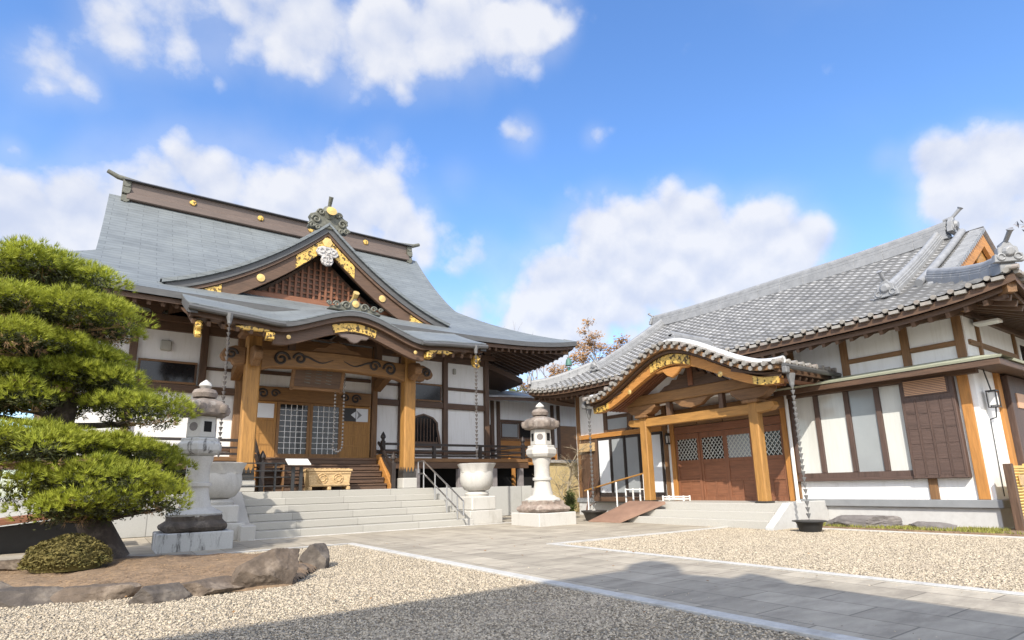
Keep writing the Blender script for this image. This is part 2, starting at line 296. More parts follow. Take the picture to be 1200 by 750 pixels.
def bx(name, mt, par, x0, x1, y0, y1, z0, z1, bev=.006): return MB().box(x0, x1, y0, y1, z0, z1).build(name, mt, par, bev=bev)
def lin(a, b, n): return [a+(b-a)*i/(n-1) for i in range(n)]
def lerp(a, b, t): return a+(b-a)*t
def interp(x, pts):
    for (x0, y0), (x1, y1) in zip(pts, pts[1:]):
        if x <= x1: return y0+(y1-y0)*max(0, min(1, (x-x0)/(x1-x0)))
    return pts[-1][1]
def scurve(t): t = max(0, min(1, t)); return t*t*(3-2*t)
def copyobj(src, parent, dloc):
    c = src.copy(); C.objects.link(c); c.parent = parent; c.location = Vector(src.location)+Vector(dloc); return c
def swirl(mb, cx, cz, y, r, turns, d, ax='y', w=.022, tail=None):
    """raised scroll line on a beam face"""
    pts = []
    for i in range(26):
        t = i/25; a = turns*2*math.pi*t; q = r*(1-.82*t)
        u, v = cx+d*q*math.cos(a), cz+q*math.sin(a)
        pts.append((u, y, v) if ax == 'y' else (y, u, v))
    if tail: pts = [((tail[0], y, tail[1]) if ax == 'y' else (y, tail[0], tail[1]))]+pts
    mb.tube(pts, w, 6)
# ================================================================== ground
def sheet(name, mt, poly, z, kind='structure', th=0):
    n = len(poly); mb = MB()
    if th: mb.prism(poly, 'z', z-th, z)
    else: mb.add([(x, y, z) for x, y in poly], [tuple(range(n))])
    return tag(mb.build(name, mt), kind=kind)
sheet('ground', 'gravel', [(-900,-900),(900,-900),(900,900),(-900,900)], 0)
sheet('path', 'path', [(3.93,-8),(6.35,-8),(6.35,10.9),(3.93,10.9)], .008)
sheet('paved_forecourt', 'path', [(-9,10.9),(6.35,10.9),(6.35,8.0),(11.6,8.0),(11.6,9.0),(13.2,9.0),(13.2,16.5),(-9,16.5)], .008)
kb = MB()
for x0, x1, y0, y1 in ((3.83,3.97,-8,10.86),(6.31,6.45,-8,7.94),(-9,3.97,10.86,11.0),(6.31,11.5,7.94,8.08),(11.93,12.07,-3,7.0)):
    kb.box(x0, x1, y0, y1, -.1, .022)
kb.box(2.6, 11.5, 13.42, 13.56, -.1, .02)
tag(kb.build('kerb', 'kerb', bev=.004), kind='structure')
bed = [(-5,9.6),(-2,9.2),(-.84,8.75),(0,7.6),(.5,6.95),(1.1,6.7),(1.8,6.75),(2.45,7.9),(2.35,9.6),(1.7,10.7),(.4,11.35),(-5,11.5)]
def bedz(x, y): return .01+.07*noise.noise((x*.8, y*.8, 3))+.03*noise.noise((x*4, y*4, 1))+.06
def inpoly(x, y, P):
    c = False; j = len(P)-1
    for i in range(len(P)):
        if (P[i][1] > y) != (P[j][1] > y) and x < (P[j][0]-P[i][0])*(y-P[i][1])/(P[j][1]-P[i][1])+P[i][0]: c = not c
        j = i
    return c
def segd(x, y, a, b):
    vx, vy = b[0]-a[0], b[1]-a[1]; t = max(0, min(1, ((x-a[0])*vx+(y-a[1])*vy)/(vx*vx+vy*vy))); return math.hypot(x-a[0]-t*vx, y-a[1]-t*vy)
mb = MB(); st = .05; idx = {}
for i in range(162):
    for j in range(108):
        x, y = -5.2+i*st, 6.5+j*st
        if inpoly(x, y, bed):
            dd_ = min(segd(x, y, bed[q], bed[(q+1) % len(bed)]) for q in range(len(bed)))
            idx[i, j] = len(mb.v); mb.v.append((x, y, bedz(x, y)*min(1, dd_/.16)**.6-.012*(dd_ < .055)))
for (i, j) in list(idx):
    q = [(i,j),(i+1,j),(i+1,j+1),(i,j+1)]
    if all(k in idx for k in q): mb.f.append(tuple(idx[k] for k in q))
tag(mb.build('soil', 'soil', smooth=True), kind='structure')
mb = MB()
for i in range(7000):
    x, y = rnd.uniform(-3, 2.4), rnd.uniform(6.8, 11.3)
    if not inpoly(x, y, bed) or noise.noise((x*1.7, y*1.7, 9)) < -.15: continue
    a = rnd.uniform(0, 6.28); l_ = rnd.uniform(.02, .06); z = bedz(x, y)+.006; w = .004
    mb.add([(x-l_*math.cos(a)-w*math.sin(a), y-l_*math.sin(a)+w*math.cos(a), z), (x-l_*math.cos(a)+w*math.sin(a), y-l_*math.sin(a)-w*math.cos(a), z), (x+l_*math.cos(a), y+l_*math.sin(a), z+rnd.uniform(0,.015))], [(0,1,2)])
tag(mb.build('needle_litter', 'litter', fix=False), 'dry fallen needles scattered over the soil of the pine bed', kind='stuff')
sheet('verge', 'soil', [(12.07,-3),(13.4,-3),(13.4,7.0),(12.07,7.0)], .05, th=.1)
# pebbles lying on the gravel court, finest far away
def pebbles(name, regions, label):
    rg = np.random.default_rng(5); V = []; F = []
    t = (1+5**.5)/2
    ico = np.array([(1,0,0),(-1,0,0),(0,1,0),(0,-1,0),(0,0,1),(0,0,-1)], float)
    tri = np.array([(0,2,4),(2,1,4),(1,3,4),(3,0,4),(2,0,5),(1,2,5),(3,1,5),(0,3,5)])
    o = 0
    for (x0, x1, y0, y1, n, s, test) in regions:
        P = rg.uniform((x0, y0), (x1, y1), (n, 2))
        k = np.array([test(a, b) for a, b in P]); P = P[k]; n = len(P)
        sz = rg.uniform(.55, 1.35, (n, 1, 1))*s*np.stack([rg.uniform(.8, 1.4, n), rg.uniform(.7, 1.1, n), rg.uniform(.45, .8, n)], -1)[:, None, :]
        a = rg.uniform(0, 6.28, n); ca, sa = np.cos(a), np.sin(a)
        q = ico[None]*sz*rg.uniform(.75, 1.25, (n, 6, 3)); X = q[..., 0]*ca[:, None]-q[..., 1]*sa[:, None]; Y = q[..., 0]*sa[:, None]+q[..., 1]*ca[:, None]
        tl = rg.uniform(-.5, .5, (n, 1)); Z = q[..., 2]+X*tl
        v = np.stack([X+P[:, 0, None], Y+P[:, 1, None], Z+s*.25], -1).reshape(-1, 3)
        f = (tri[None]+(np.arange(n)*6)[:, None, None]).reshape(-1, 3)+o; o += n*6
        V.append(v); F.append(f)
    V = np.concatenate(V); F = np.concatenate(F); me = bpy.data.meshes.new(name)
    me.vertices.add(len(V)); me.vertices.foreach_set('co', V.ravel()); me.loops.add(F.size); me.loops.foreach_set('vertex_index', F.ravel().astype(np.int32))
    me.polygons.add(len(F)); me.polygons.foreach_set('loop_start', np.arange(0, F.size, 3, dtype=np.int32)); me.update(calc_edges=True); me.validate()
    me.materials.append(Mt['pebble']); ob = bpy.data.objects.new(name, me); C.objects.link(ob); ob['kind'] = 'stuff'; ob['label'] = label
    return ob
pebbles('loose_gravel', [(3.7,4.5,1.5,10.9,420,.013,lambda x,y: True),(5.9,6.5,1.5,7.9,260,.013,lambda x,y: True),(6.4,11.6,7.9,8.5,200,.014,lambda x,y: True),(-1.2,3.82,3.2,7.0,46000,.0125,lambda x,y: not inpoly(x,y,bed)),(-3,3.82,7.0,10.85,46000,.0125,lambda x,y: not inpoly(x,y,bed)),
    (.2,3.82,2.2,4.2,19000,.0125,lambda x,y: True),(6.46,11.9,1.2,7.92,90000,.0135,lambda x,y: True)], 'loose buff gravel covering the temple court beside the path')
# short grass along the hall foot
mb = MB()
for i in range(5200):
    x = rnd.uniform(12.1, 13.15); y = rnd.uniform(2.2, 6.6)
    if noise.noise((x*1.5, y*1.1, 7)) < -.12 + (.35 if x > 12.95 else 0): continue
    h = rnd.uniform(.03, .075); a = rnd.uniform(0, 6.28); w = .008
    mb.add([(x-w*math.cos(a), y-w*math.sin(a), .05), (x+w*math.cos(a), y+w*math.sin(a), .05), (x+rnd.uniform(-.04,.04), y+rnd.uniform(-.04,.04), .05+h)], [(0,1,2)])
tag(mb.build('grass', 'grass', fix=False), 'short dry green grass growing at the foot of the right hall', kind='stuff')
# ================================================================== stone terrace and steps
X0 = 5.15
T = thing('stone_terrace', 'pale granite terrace with broad stone steps below the main temple hall', 'terrace', (X0, 15.4, 0))
mb = MB(); mb.box(2.75, 7.95, 15.4, 16.9, 0, 1.0); mb.build('landing', 'step', T, bev=.012)
mb = MB(); mb.box(-9, 2.43, 16.85, 28, 0, .985); mb.build('terrace_wall', 'wallst', T, bev=.01)
mb = MB(); mb.box(7.96, 12.6, 16.85, 28, 0, .99); mb.build('terrace_wall', 'wallst', T, bev=.01)
mb = MB(); mb.box(2.44, 7.95, 16.902, 28, 0, .99); mb.build('terrace_floor', 'step', T, bev=.01)
tr = .36; hs_ = 1.0/6
for k in range(5):
    z1 = hs_*(k+1); y0 = 13.6+tr*k
    mb = MB(); mb.box(2.75, 7.95, y0, 15.398, hs_*k+(.0005 if k else 0), z1); o = mb.build('step', 'step', T, bev=.014)
mb = MB(); mb.box(7.955, 8.2, 13.6, 16.84, 0, .16); mb.build('step_kerb', 'granite', T, bev=.01)
for s in (-1,):
    mb = MB(); mb.prism([(13.45,0),(13.45,.30),(14.15,.34),(15.3,1.02),(16.84,1.02),(16.84,0)], 'x', 2.45, 2.745); mb.build('cheek_wall', 'granite', T, bev=.012)
# ================================================================== main hall
YW, YE, ZE, YR, ZR = 18.6, 16.3, 6.06, 23.6, 11.6
H = thing('main_hall', 'main temple hall with huge grey copper roof, front gable and curved porch', 'temple hall', (X0, YW, 1.0))
bx('plaster_wall', 'plaster', H, X0-6.7, X0+6.7, YW, YW+.25, 1.9, 6.35, 0)
bx('side_wall', 'plaster', H, X0+6.45, X0+6.7, YW+.26, 28, 1.9, 6.35, 0)
bx('side_wall', 'plaster', H, X0-6.7, X0-6.45, YW+.26, 28, 1.9, 6.35, 0)
bx('underfloor_shade', 'black', H, X0-6.6, X0+6.6, YW-.1, YW, .99, 1.85, 0)  # black sheet painted as the shade beneath the veranda
offs = (2.13, 3.12, 4.85, 6.65)
for s in (-1, 1):
    for o_ in offs: bx('post', 'midz' if o_ < 3 else 'darkz', H, X0+s*o_-.095, X0+s*o_+.095, YW-.14, YW+.1, 1.95, 6.0, .015)
for k in range(1, 4):
    for s in (-1, 1): bx('post', 'darkz', H, X0+s*6.65-.13, X0+s*6.65+.13, YW+2.6*k-.13, YW+2.6*k+.13, 1.95, 6.0, .015)
def beamx(x0, x1, z0, z1, y=.09, mt='darkx', nm='beam'): bx(nm, mt, H, x0, x1, YW-y, YW+.02, z0, z1, .01)
for s in (-1, 1):
    for a, b in zip(offs, offs[1:]):
        xa, xb = sorted((X0+s*(a+.096), X0+s*(b-.096)))
        beamx(xa, xb, 3.82, 4.03, .11)
        if a == 4.85 and s > 0 or a == 3.12-0 and False: beamx(xa, xb, 4.53, 4.64, .06)
        if a == 2.13: beamx(xa, xb, 4.53, 4.62, .06)
        if a == 4.85 and s < 0: pass
        beamx(xa, xb, 5.57, 5.86, .12)
        beamx(xa, xb, 2.18, 2.29, .08)
beamx(X0-1.99, X0+1.99, 5.3, 5.75, .12, 'midx')
for s in (-1, 1):       # beams on the side wall
    for z0, z1 in ((3.82,4.03),(5.57,5.86)):
        for k in range(3): bx('beam', 'darky', H, X0+s*6.68-.06, X0+s*6.68+.06, YW+.13+2.6*k+.02, YW+2.6*(k+1)-.132, z0, z1, .01)
# long low dark windows
def slit(xa, xb, mt='glassdark'):
    w = bx('window', 'darkx', H, xa, xb, YW-.07, YW-.01, 4.06, 4.70, .01)
    for q in (0,): bx('pane', mt, w, xa+.06, xb-.06, YW-.078, YW-.066, 4.11, 4.64, 0)
    bx('frame', 'midx', w, xa, xb, YW-.10, YW-.079, 4.64, 4.70, .005); bx('frame', 'midx', w, xa, xb, YW-.10, YW-.079, 4.045, 4.11, .005)
slit(X0+3.26, X0+4.71); slit(X0-4.71, X0-3.26); slit(X0-6.5, X0-5.0)
# bell-shaped window
cx = X0+3.98
def bell(w0, w1, h, n=14):
    L_ = [(-w0, 0), (-w0*.93, h*.25), (-w0*.82, h*.55), (-w1*.92, h*.75), (-w1*.62, h*.90), (-w1*.3, h*.955), (0, h)]
    return L_+[(-x, z) for x, z in L_[-2::-1]]
mb = MB(); P1 = [(cx+x, 2.40+z) for x, z in bell(.72, .62, 1.2)]; mb.prism(P1, 'y', YW-.1, YW-.005); bw = mb.build('bell_window', 'darkz', H, bev=.012)
mb = MB(); P2 = [(cx+x*.84, 2.46+z*.9) for x, z in bell(.72, .62, 1.2)]; mb.prism(P2, 'y', YW-.112, YW-.101); mb.build('pane', 'glassdark', bw)
mb = MB()
for k in range(-4, 5):
    x = cx+k*.125; h = .95 if abs(k) < 3 else (.78 if abs(k) == 3 else .3); mb.box(x-.014, x+.014, YW-.128, YW-.113, 2.47, 2.47+h)
mb.box(cx-.55, cx+.55, YW-.126, YW-.113, 2.52, 2.6); mb.build('lattice', 'darkz', bw)
# frieze: brackets on the dark band under the eaves
bx('frieze_beam', 'darkx', H, X0-6.95, X0+6.95, YW-.30, YW-.145, 5.80, 5.98, .01)
bk = MB()
bk.prism([(-.11,0),(.11,0),(.17,.13),(.42,.15),(.55,.24),(.55,.34),(-.55,.34),(-.55,.24),(-.42,.15),(-.17,.13)], 'y', YW-.28, YW-.16)
bm0 = None
for k in range(13):
    x = X0-6.6+k*1.1
    if bm0 is None:
        m2 = MB(); m2.v = [(v[0]+x, v[1], v[2]+5.981) for v in bk.v]; m2.f = bk.f; bm0 = m2.build('bracket', 'darkx', H, bev=.01); x00 = x
    else: copyobj(bm0, H, (x-x00, 0, 0))
bx('eave_purlin', 'darkx', H, X0-7.2, X0+7.2, YW-.33, YW-.15, 6.323, 6.5, .01)
# ---- main roof
HWE, VG = 9.45, 6.05
def zprof(y):
    t = (y-YE)/(YR-YE); return ZE+(ZR-ZE)*(.52*t+.48*t*t)
def hw(y): return max(VG-.12*max(0,(y-20)/4), HWE-(y-YE)) if y < YE+HWE-VG else VG-.02
def upt(u, d):        # corner sweep: u in -1..1 across, d = distance in from the eave
    return .40*abs(u)**5*max(0, 1-d/4.0)**1.5
us = [math.copysign(1-(1-abs(q))**1.3, q) for q in lin(-1, 1, 61)]
ys = lin(YE, YR, 41)
def rf(u, y, s=1):
    yy = y; return (X0+u*hw(y), (y if s > 0 else 2*YR-y), zprof(y)+upt(u, y-YE))
mb = MB(); mb.grid(lambda u, y: rf(u, y), us, ys); mb.grid(lambda u, y: rf(u, y, -1), us, ys, True)
roof = mb.build('roof', 'copper', H, smooth=True)
for s in (-1, 1):       # lower hip at each end
    mb = MB(); yl = lin(0, HWE-VG+.5, 16)
    def hip(v, d, s=s):
        half = (YR-YE)-d*.999; return (X0+s*(HWE-d), YR+v*half, ZE+(zprof(YE+d)-ZE)+.40*abs(v)**5*max(0, 1-d/4.0)**1.5)
    mb.grid(hip, us, yl, s < 0); mb.build('hip_roof', 'coppery', H, smooth=True)
    mb = MB(); zb = zprof(YE+HWE-VG+.45)
    yy = lin(YE+3.5, 2*YR-YE-3.5, 40); top = [(y, zprof(y if y < YR else 2*YR-y)-.14) for y in yy]
    mb.prism([(yy[0], zb-.8)]+top+[(yy[-1], zb-.8)], 'x', X0+s*(VG-.75), X0+s*(VG-.65)); mb.build('gable_wall', 'darkz', H)
    mb = MB(); yy = lin(YE+3.75, YR, 20); yb = yy+[2*YR-y for y in yy[-2::-1]]
    pz = [zprof(y if y <= YR else 2*YR-y) for y in yb]
    mb.prism([(y, z-.03) for y, z in zip(yb, pz)]+[(y, z-.42) for y, z in list(zip(yb, pz))[::-1]], 'x', X0+s*(VG-.10), X0+s*(VG-.24)); mb.build('bargeboard', 'midz', H)
# thick dark eave edge: front, sides, back
def eave_front(z0, z1, dy0, name, mt, xa=None, xb=None):
    mb = MB()
    uu = us if xa is None else [(x-X0)/HWE for x in lin(xa, xb, 20)]
    mb.slab(lambda u, v: (X0+u*(HWE-dy0), YE+dy0+v*.35, ZE-z0+upt(u, 0)+v*.12), uu, [0, 1], z1-z0); mb.build(name, mt, H)
eave_front(.004, .17, .0, 'eave_edge', 'copperedge'); eave_front(.172, .30, .10, 'eave_board', 'darkx')
for s in (-1, 1):
    for z0, z1, d, nm, mt in ((.004,.17,0,'eave_edge','copperedge'),(.172,.30,.10,'eave_board','darky')):
        mb = MB(); mb.slab(lambda v, q: (X0+s*(HWE-d-q*.35), YR+v*(YR-YE-d-.002-q*.35), ZE-z0+.40*abs(v)**5+q*.12), us, [0, 1], z1-z0); mb.build(nm, mt, H)
# soffit boards and rafters
mb = MB(); mb.grid(lambda u, t: (X0+u*lerp(HWE-.3, 6.8, t), lerp(YE+.3, YW-.1, t), lerp(ZE-.20+upt(u, 0), 6.52, t)), us, [0, 1]); mb.build('soffit', 'darky', H)
for s in (-1, 1):
    mb = MB(); mb.grid(lambda v, t: (X0+s*lerp(HWE-.3, 6.65, t), YR+v*lerp(YR-YE-.3, YR-YW, t), lerp(ZE-.20+.40*abs(v)**5, 6.52, t)), us, [0, 1]); mb.build('soffit', 'darkx', H)
ra = None
def rafter(a, b, mt): return MB().bar(a, b, .085, .12).build('rafter', mt, H)
for xa, xb, n in ((X0-9.0, X0-4.05, 17), (X0+4.15, X0+9.1, 19)):
    for x in lin(xa, xb, n):
        u = (x-X0)/HWE; t = min(1, max(.12, (HWE-.3-abs(x-X0))/(HWE-7.0))) if abs(x-X0) > 7.0 else 1
        rafter((x, YE+.2, ZE-.33+upt(u, 0)), (x, lerp(YE+.3, YW-.15, t), lerp(ZE-.29+upt(u,0), 6.42, t)), 'darky')
for k in range(46):
    y = YE+.35+k*.30; v = (y-YR)/(YR-YE); t = min(1, max(.12, (YR-YE-.3-abs(y-YR))/(YR-YW-.0+1e-6+.3-(YR-YW-2.5)*0+0)*3)) if y < YW+.1 else 1
    tt = min(1, max(.12, (y-YE-.3)/2.3)) if y < YW else 1
    rafter((X0+HWE-.2, y, ZE-.33+.40*abs(v)**5), (X0+lerp(HWE-.3, 6.75, tt), y, lerp(ZE-.29+.40*abs(v)**5, 6.42, tt)), 'darkx')
# hip beams at the front corners
for s in (-1, 1): MB().bar((X0+s*(HWE-.25), YE+.25, ZE+.02), (X0+s*6.7, YW-.05, 6.38), .2, .24).build('hip_beam', 'midy', H)
# ---- main ridge
RX = 5.52
mb = MB(); mb.box(X0-RX+.1, X0+RX-.1, YR-.24, YR+.24, ZR-.15, 12.12); rg = mb.build('ridge', 'ridgebrown', H, bev=.02)
bx('ridge_base', 'ridgebrown', rg, X0-RX, X0+RX, YR-.34, YR+.34, ZR-.2, ZR+.08, .03)
mb = MB(); mb.prism([(YR-.40,12.121),(YR-.3,12.2),(YR,12.26),(YR+.3,12.2),(YR+.40,12.121)], 'x', X0-RX-.1, X0+RX+.1); mb.build('ridge_cap', 'copperedge', rg)
for dx in (-3.42, -1.0, 1.0, 3.42):
    mb = MB(); mb.lathe([(.02,0),(.17,0),(.19,.02),(.15,.05),(.0,.06)], n=20); mb.v = [(X0+dx+v[0]*.64, YR-.24-v[2], 11.85+v[1]*.64) for v in mb.v]; mb.build('crest', 'gold', rg, smooth=True)
for s in (-1, 1):
    mb = MB(); x = X0+s*(RX+.02)
    for z, h, r in ((12.0,.22,.30),(11.72,.24,.36),(11.42,.26,.32),(11.2,.2,.24)):
        mb.tube([(x, YR-r, z), (x, YR+r, z)], h*.52, 10)
        mb.box(x-.13, x+.13, YR-r*.9, YR+r*.9, z-.1, z+.14)
    mb.build('ridge_end_ornament', 'verdi', rg)
    mb = MB(); mb.tube([(x-s*.4, YR, 12.24), (x+s*.3, YR, 12.32), (x+s*.62, YR, 12.46)], [.1,.09,.075], 10); mb.build('ridge_finial', 'verdi', rg)
# ---- triangular front gable
YG, ZGF, ZGP, GW = 17.4, 6.72, 9.5, 4.45
def gz(a, off=0):     # a = |x| / GW
    t = 1-a; return ZGF+(ZGP-ZGF)*(.46*t+.54*t*t)-off
G = MB()
for s in (-1, 1):
    G.slab(lambda a, y, s=s: (X0+s*a*GW, y, gz(a)), lin(0, 1, 24), lin(YG, 22.4, 10), .03)
gr_ = G.build('gable_roof', 'coppery', H, smooth=True)
def gable_band(y0, y1, o0, o1, a0, a1, name, mt, sides=(-1, 1), par=None):
    for s in sides:
        aa = lin(a0, a1, 22); P = [(X0+s*a*GW, gz(a, o0)) for a in aa]+[(X0+s*a*GW, gz(a, o1)) for a in aa[::-1]]
        MB().prism(P, 'y', y0, y1).build(name, mt, par or H, bev=.004)
gable_band(YG-.05, YG+.5, .031, .13, 0, .99, 'gable_roll', 'copper')
gable_band(YG+.03, YG+.5, .132, .34, 0, .97, 'gable_edge', 'copperedge')
gable_band(YG+.07, YG+.3, .342, .45, 0, .95, 'gable_moulding', 'darkx')
gable_band(YG+.14, YG+.26, .452, .92, 0, .88, 'bargeboard', 'darkx')
gable_band(YG+.115, YG+.139, .47, .90, .0, .21, 'gilt_plate', 'gold'); gable_band(YG+.115, YG+.139, .47, .88, .66, .86, 'gilt_plate', 'gold')
for s in (-1, 1):
    a = .43; mb = MB(); mb.lathe([(0,0),(.11,0),(.12,.03),(.0,.05)], n=16); mb.v = [(X0+s*a*GW+v[0], YG+.139-v[2], gz(a, .68)+v[1]) for v in mb.v]; mb.build('gilt_boss', 'goldplain', H)
    a = .665; mb = MB()
    for k in range(7): t = k*.9; mb.lathe([(0,-.05),(.07,-.02),(.07,.02),(0,.05)], (X0+s*a*GW-s*.05+.1*math.cos(t), YG+.10, gz(a, 1.0)+.1*math.sin(t)), 8)
    mb.build('gable_pendant', 'silver', H, smooth=True)
# carved pendant under the peak
mb = MB()
P = [(0,.28),(.2,.3),(.42,.2),(.5,.02),(.38,-.12),(.22,-.15),(.28,-.3),(.2,-.48),(0,-.55)]; P = P+[(-x, z) for x, z in P[-2:0:-1]]
mb.prism([(X0+x*.74, 8.42+z*.78) for x, z in P], 'y', YG+.02, YG+.10); gp = mb.build('gable_pendant', 'silver', H, bev=.02)
mb = MB()
for k, (x, z, r) in enumerate(((0,.12,.1),(-.24,.08,.09),(.24,.08,.09),(-.12,-.25,.08),(.12,-.25,.08),(0,-.4,.07),(0,-.1,.07))):
    mb.tube([(X0+x*.76+r*.8*math.cos(t), YG+.01, 8.42+z*.8+r*.8*math.sin(t)) for t in lin(0, 6.28, 12)], .02, 5)
mb.build('pendant_scroll', 'silver', gp)
mb = MB(); mb.lathe([(0,0),(.16,0),(.17,.03),(.0,.05)], n=6); mb.v = [(X0+v[0], YG+.112-v[2], 8.82+v[1]) for v in mb.v]; mb.build('gilt_boss', 'goldplain', H)
# lattice set back inside the gable
aa = lin(0, .93, 20); P = [(X0-a*GW, gz(a, .86)) for a in aa[::-1]]+[(X0+a*GW, gz(a, .86)) for a in aa[1:]]
MB().prism(P+[(X0+.93*GW, 6.5), (X0-.93*GW, 6.5)], 'y', YG+.78, YG+.84).build('gable_wall', 'darkz', H)
mb = MB()
for k in range(-15, 16):
    x = X0+k*.19; zt = gz(abs(k*.19)/GW, 1.0)
    if zt > 7.0: mb.box(x-.035, x+.035, YG+.70, YG+.779, 6.9, zt)
mb.build('gable_lattice', 'redz', H)
mb = MB()
for k in range(9):
    z = 7.05+k*.17; a = 0
    while a < 1 and gz(a, 1.0) > z+.03: a += .01
    if a > .08: mb.box(X0-a*GW, X0+a*GW, YG+.735, YG+.775, z-.025, z+.025)
mb.build('lattice_rail', 'redx', H)
bx('gable_sill', 'redx', H, X0-3.5, X0+3.5, YG+.5, YG+.69, 6.78, 6.98, .02)
# demon-mask style ridge end on the front gable
O = thing_parent = H
mb = MB(); P = [(-.72,-.42),(-.62,.0),(-.7,.2),(-.5,.32),(-.42,.55),(-.24,.52),(-.2,.72),(0,.82)]; P = P+[(-x, z) for x, z in P[-2::-1]]
mb.prism([(X0+x*.9, 9.52+z*.66) for x, z in P], 'y', YG-.02, YG+.3); oni = mb.build('gable_finial', 'verdi', H, bev=.03)
mb = MB()
for s in (-1, 1):
    for cx_, cz_, r in ((.42,9.48,.15),(.28,9.76,.11),(.56,9.26,.1),(.38,9.22,.09)): m2 = MB(); swirl(m2, X0+s*cx_, cz_, YG-.04, r, 1.3, s, w=.035); m2.build('finial_scroll', 'verdi', oni)
mb = MB(); mb.tube([(X0, YG+.12, 9.86), (X0, YG+.12, 9.8)], .25, 16); mb.lathe([(0,-.26),(.16,-.22),(.27,0),(.16,.22),(0,.26)], (X0, YG+.1, 9.80), 16); mb.build('finial_drum', 'verdi', oni, smooth=True)
mb = MB(); mb.lathe([(0,0),(.16,0),(.17,.03),(0,.05)], n=16); mb.v = [(X0+v[0], YG-.18-v[2]*1, 9.8+v[1]*.8) for v in mb.v]; mb.build('finial_crest', 'goldplain', oni)
MB().tube([(X0, YG+.25, 9.95), (X0, YG+.05, 10.1), (X0, YG-.1, 10.34)], [.07,.06,.075], 10).build('finial_horn', 'verdi', oni)
# ---- porch with the curved (cusped) front eave
YK, ZK, KW = 14.3, 5.16, 3.98
YC = 16.0; CX = (2.9, 7.36)
def bump(x):
    a = abs(x-5.12)/1.95; return .50*(1-scurve(a)) if a < 1 else 0
def kz(x, y):
    t = (y-YK)/(17.9-YK); a = abs(x-X0)/KW
    return ZK+.10*a**4+(6.72-ZK)*(.75*t+.25*t*t)+bump(x)*max(0, 1-t)**.8-.05*math.exp(-((abs(x-5.12)-1.95)/.5)**2)
xs = lin(X0-KW, X0+KW, 90)
MB().slab(lambda x, y: (x, y, kz(x, y)), xs, lin(YK, 18.0, 14), .03).build('porch_roof', 'copper', H, smooth=True)
def kband(y0, y1, o0, o1, nm, mt, xa=X0-KW, xb=X0+KW, n=80):
    P = lin(xa, xb, n); MB().prism([(x, kz(x, YK)-o0) for x in P]+[(x, kz(x, YK)-o1) for x in P[::-1]], 'y', YK+y0, YK+y1).build(nm, mt, H)
kband(.01, .4, .032, .15, 'porch_eave_edge', 'copperedge'); kband(.10, .4, .152, .27, 'porch_eave_board', 'darkx', X0-KW+.06, X0+KW-.06)
kband(.26, .40, .272, .56, 'porch_bargeboard', 'darkx', 5.12-2.05, 5.12+2.05)
MB().tube([(x, YK-.06, kz(x, YK)-.10-.02) for x in lin(X0-KW, 5.12-1.85, 12)], .065, 8).build('gutter', 'copperedge', H)
MB().tube([(x, YK-.06, kz(x, YK)-.10-.02) for x in lin(5.12+1.85, X0+KW, 12)], .065, 8).build('gutter', 'copperedge', H)
for s in (-1, 1):
    P = lin(YK, 17.4, 12); xx = X0+s*KW
    MB().prism([(y, kz(xx, y)-.032) for y in P]+[(y, kz(xx, y)-.25) for y in P[::-1]], 'x', xx-s*.005, xx-s*.2).build('porch_verge', 'copperedge', H)
MB().grid(lambda x, y: (x, y, kz(x, y)-.30-.04*(y-YK)), xs, lin(YK+.3, 17.6, 8)).build('porch_soffit', 'darky', H)
for k in range(26):
    x = X0-KW+.15+k*(2*KW-.3)/25
    MB().bar((x, YK+(.55 if abs(x-5.12) < 2.15 else .14), kz(x, YK)-.40), (x, 17.4, kz(x, 17.4)-.48), .08, .11).build('porch_rafter', 'darky', H)
# carved ridge end on top of the porch curve
mb = MB(); P = [(-.95,.0),(-.85,.12),(-.6,.16),(-.45,.32),(-.22,.3),(0,.5)]; P = P+[(-x, z) for x, z in P[-2::-1]]
zc = kz(5.12, YK+.5)
mb.prism([(5.18+x*.8, zc-.02+z*.8) for x, z in P], 'y', YK+.45, YK+.6); po = mb.build('porch_finial', 'verdi', H, bev=.02)
mb = MB()
for s in (-1, 1):
    for q, r in ((.25,.12),(.52,.09),(.72,.06)): m2 = MB(); swirl(m2, 5.18+s*q, zc+.12, YK+.43, r, 1.3, s, w=.028); m2.build('finial_scroll', 'verdi', po)
mb = MB(); mb.lathe([(0,0),(.09,0),(.1,.02),(0,.04)], n=14); mb.v = [(5.18+v[0], YK+.44-v[2], zc+.2+v[1]) for v in mb.v]; mb.build('finial_crest', 'goldplain', po)
MB().tube([(5.18, YK+.8, zc+.34), (5.18, YK+.55, zc+.4), (5.18, YK+.4, zc+.52)], [.07,.07,.09], 8).build('finial_horn', 'goldplain', po)
mb = MB(); mb.box(5.18-.2, 5.18+.2, YK+.6, 17.6, zc-.15, zc+.2); mb.box(5.18-.28, 5.18+.28, YK+.62, 17.6, zc-.15, zc+.06); mb.build('porch_ridge', 'copperedge', H, bev=.02)
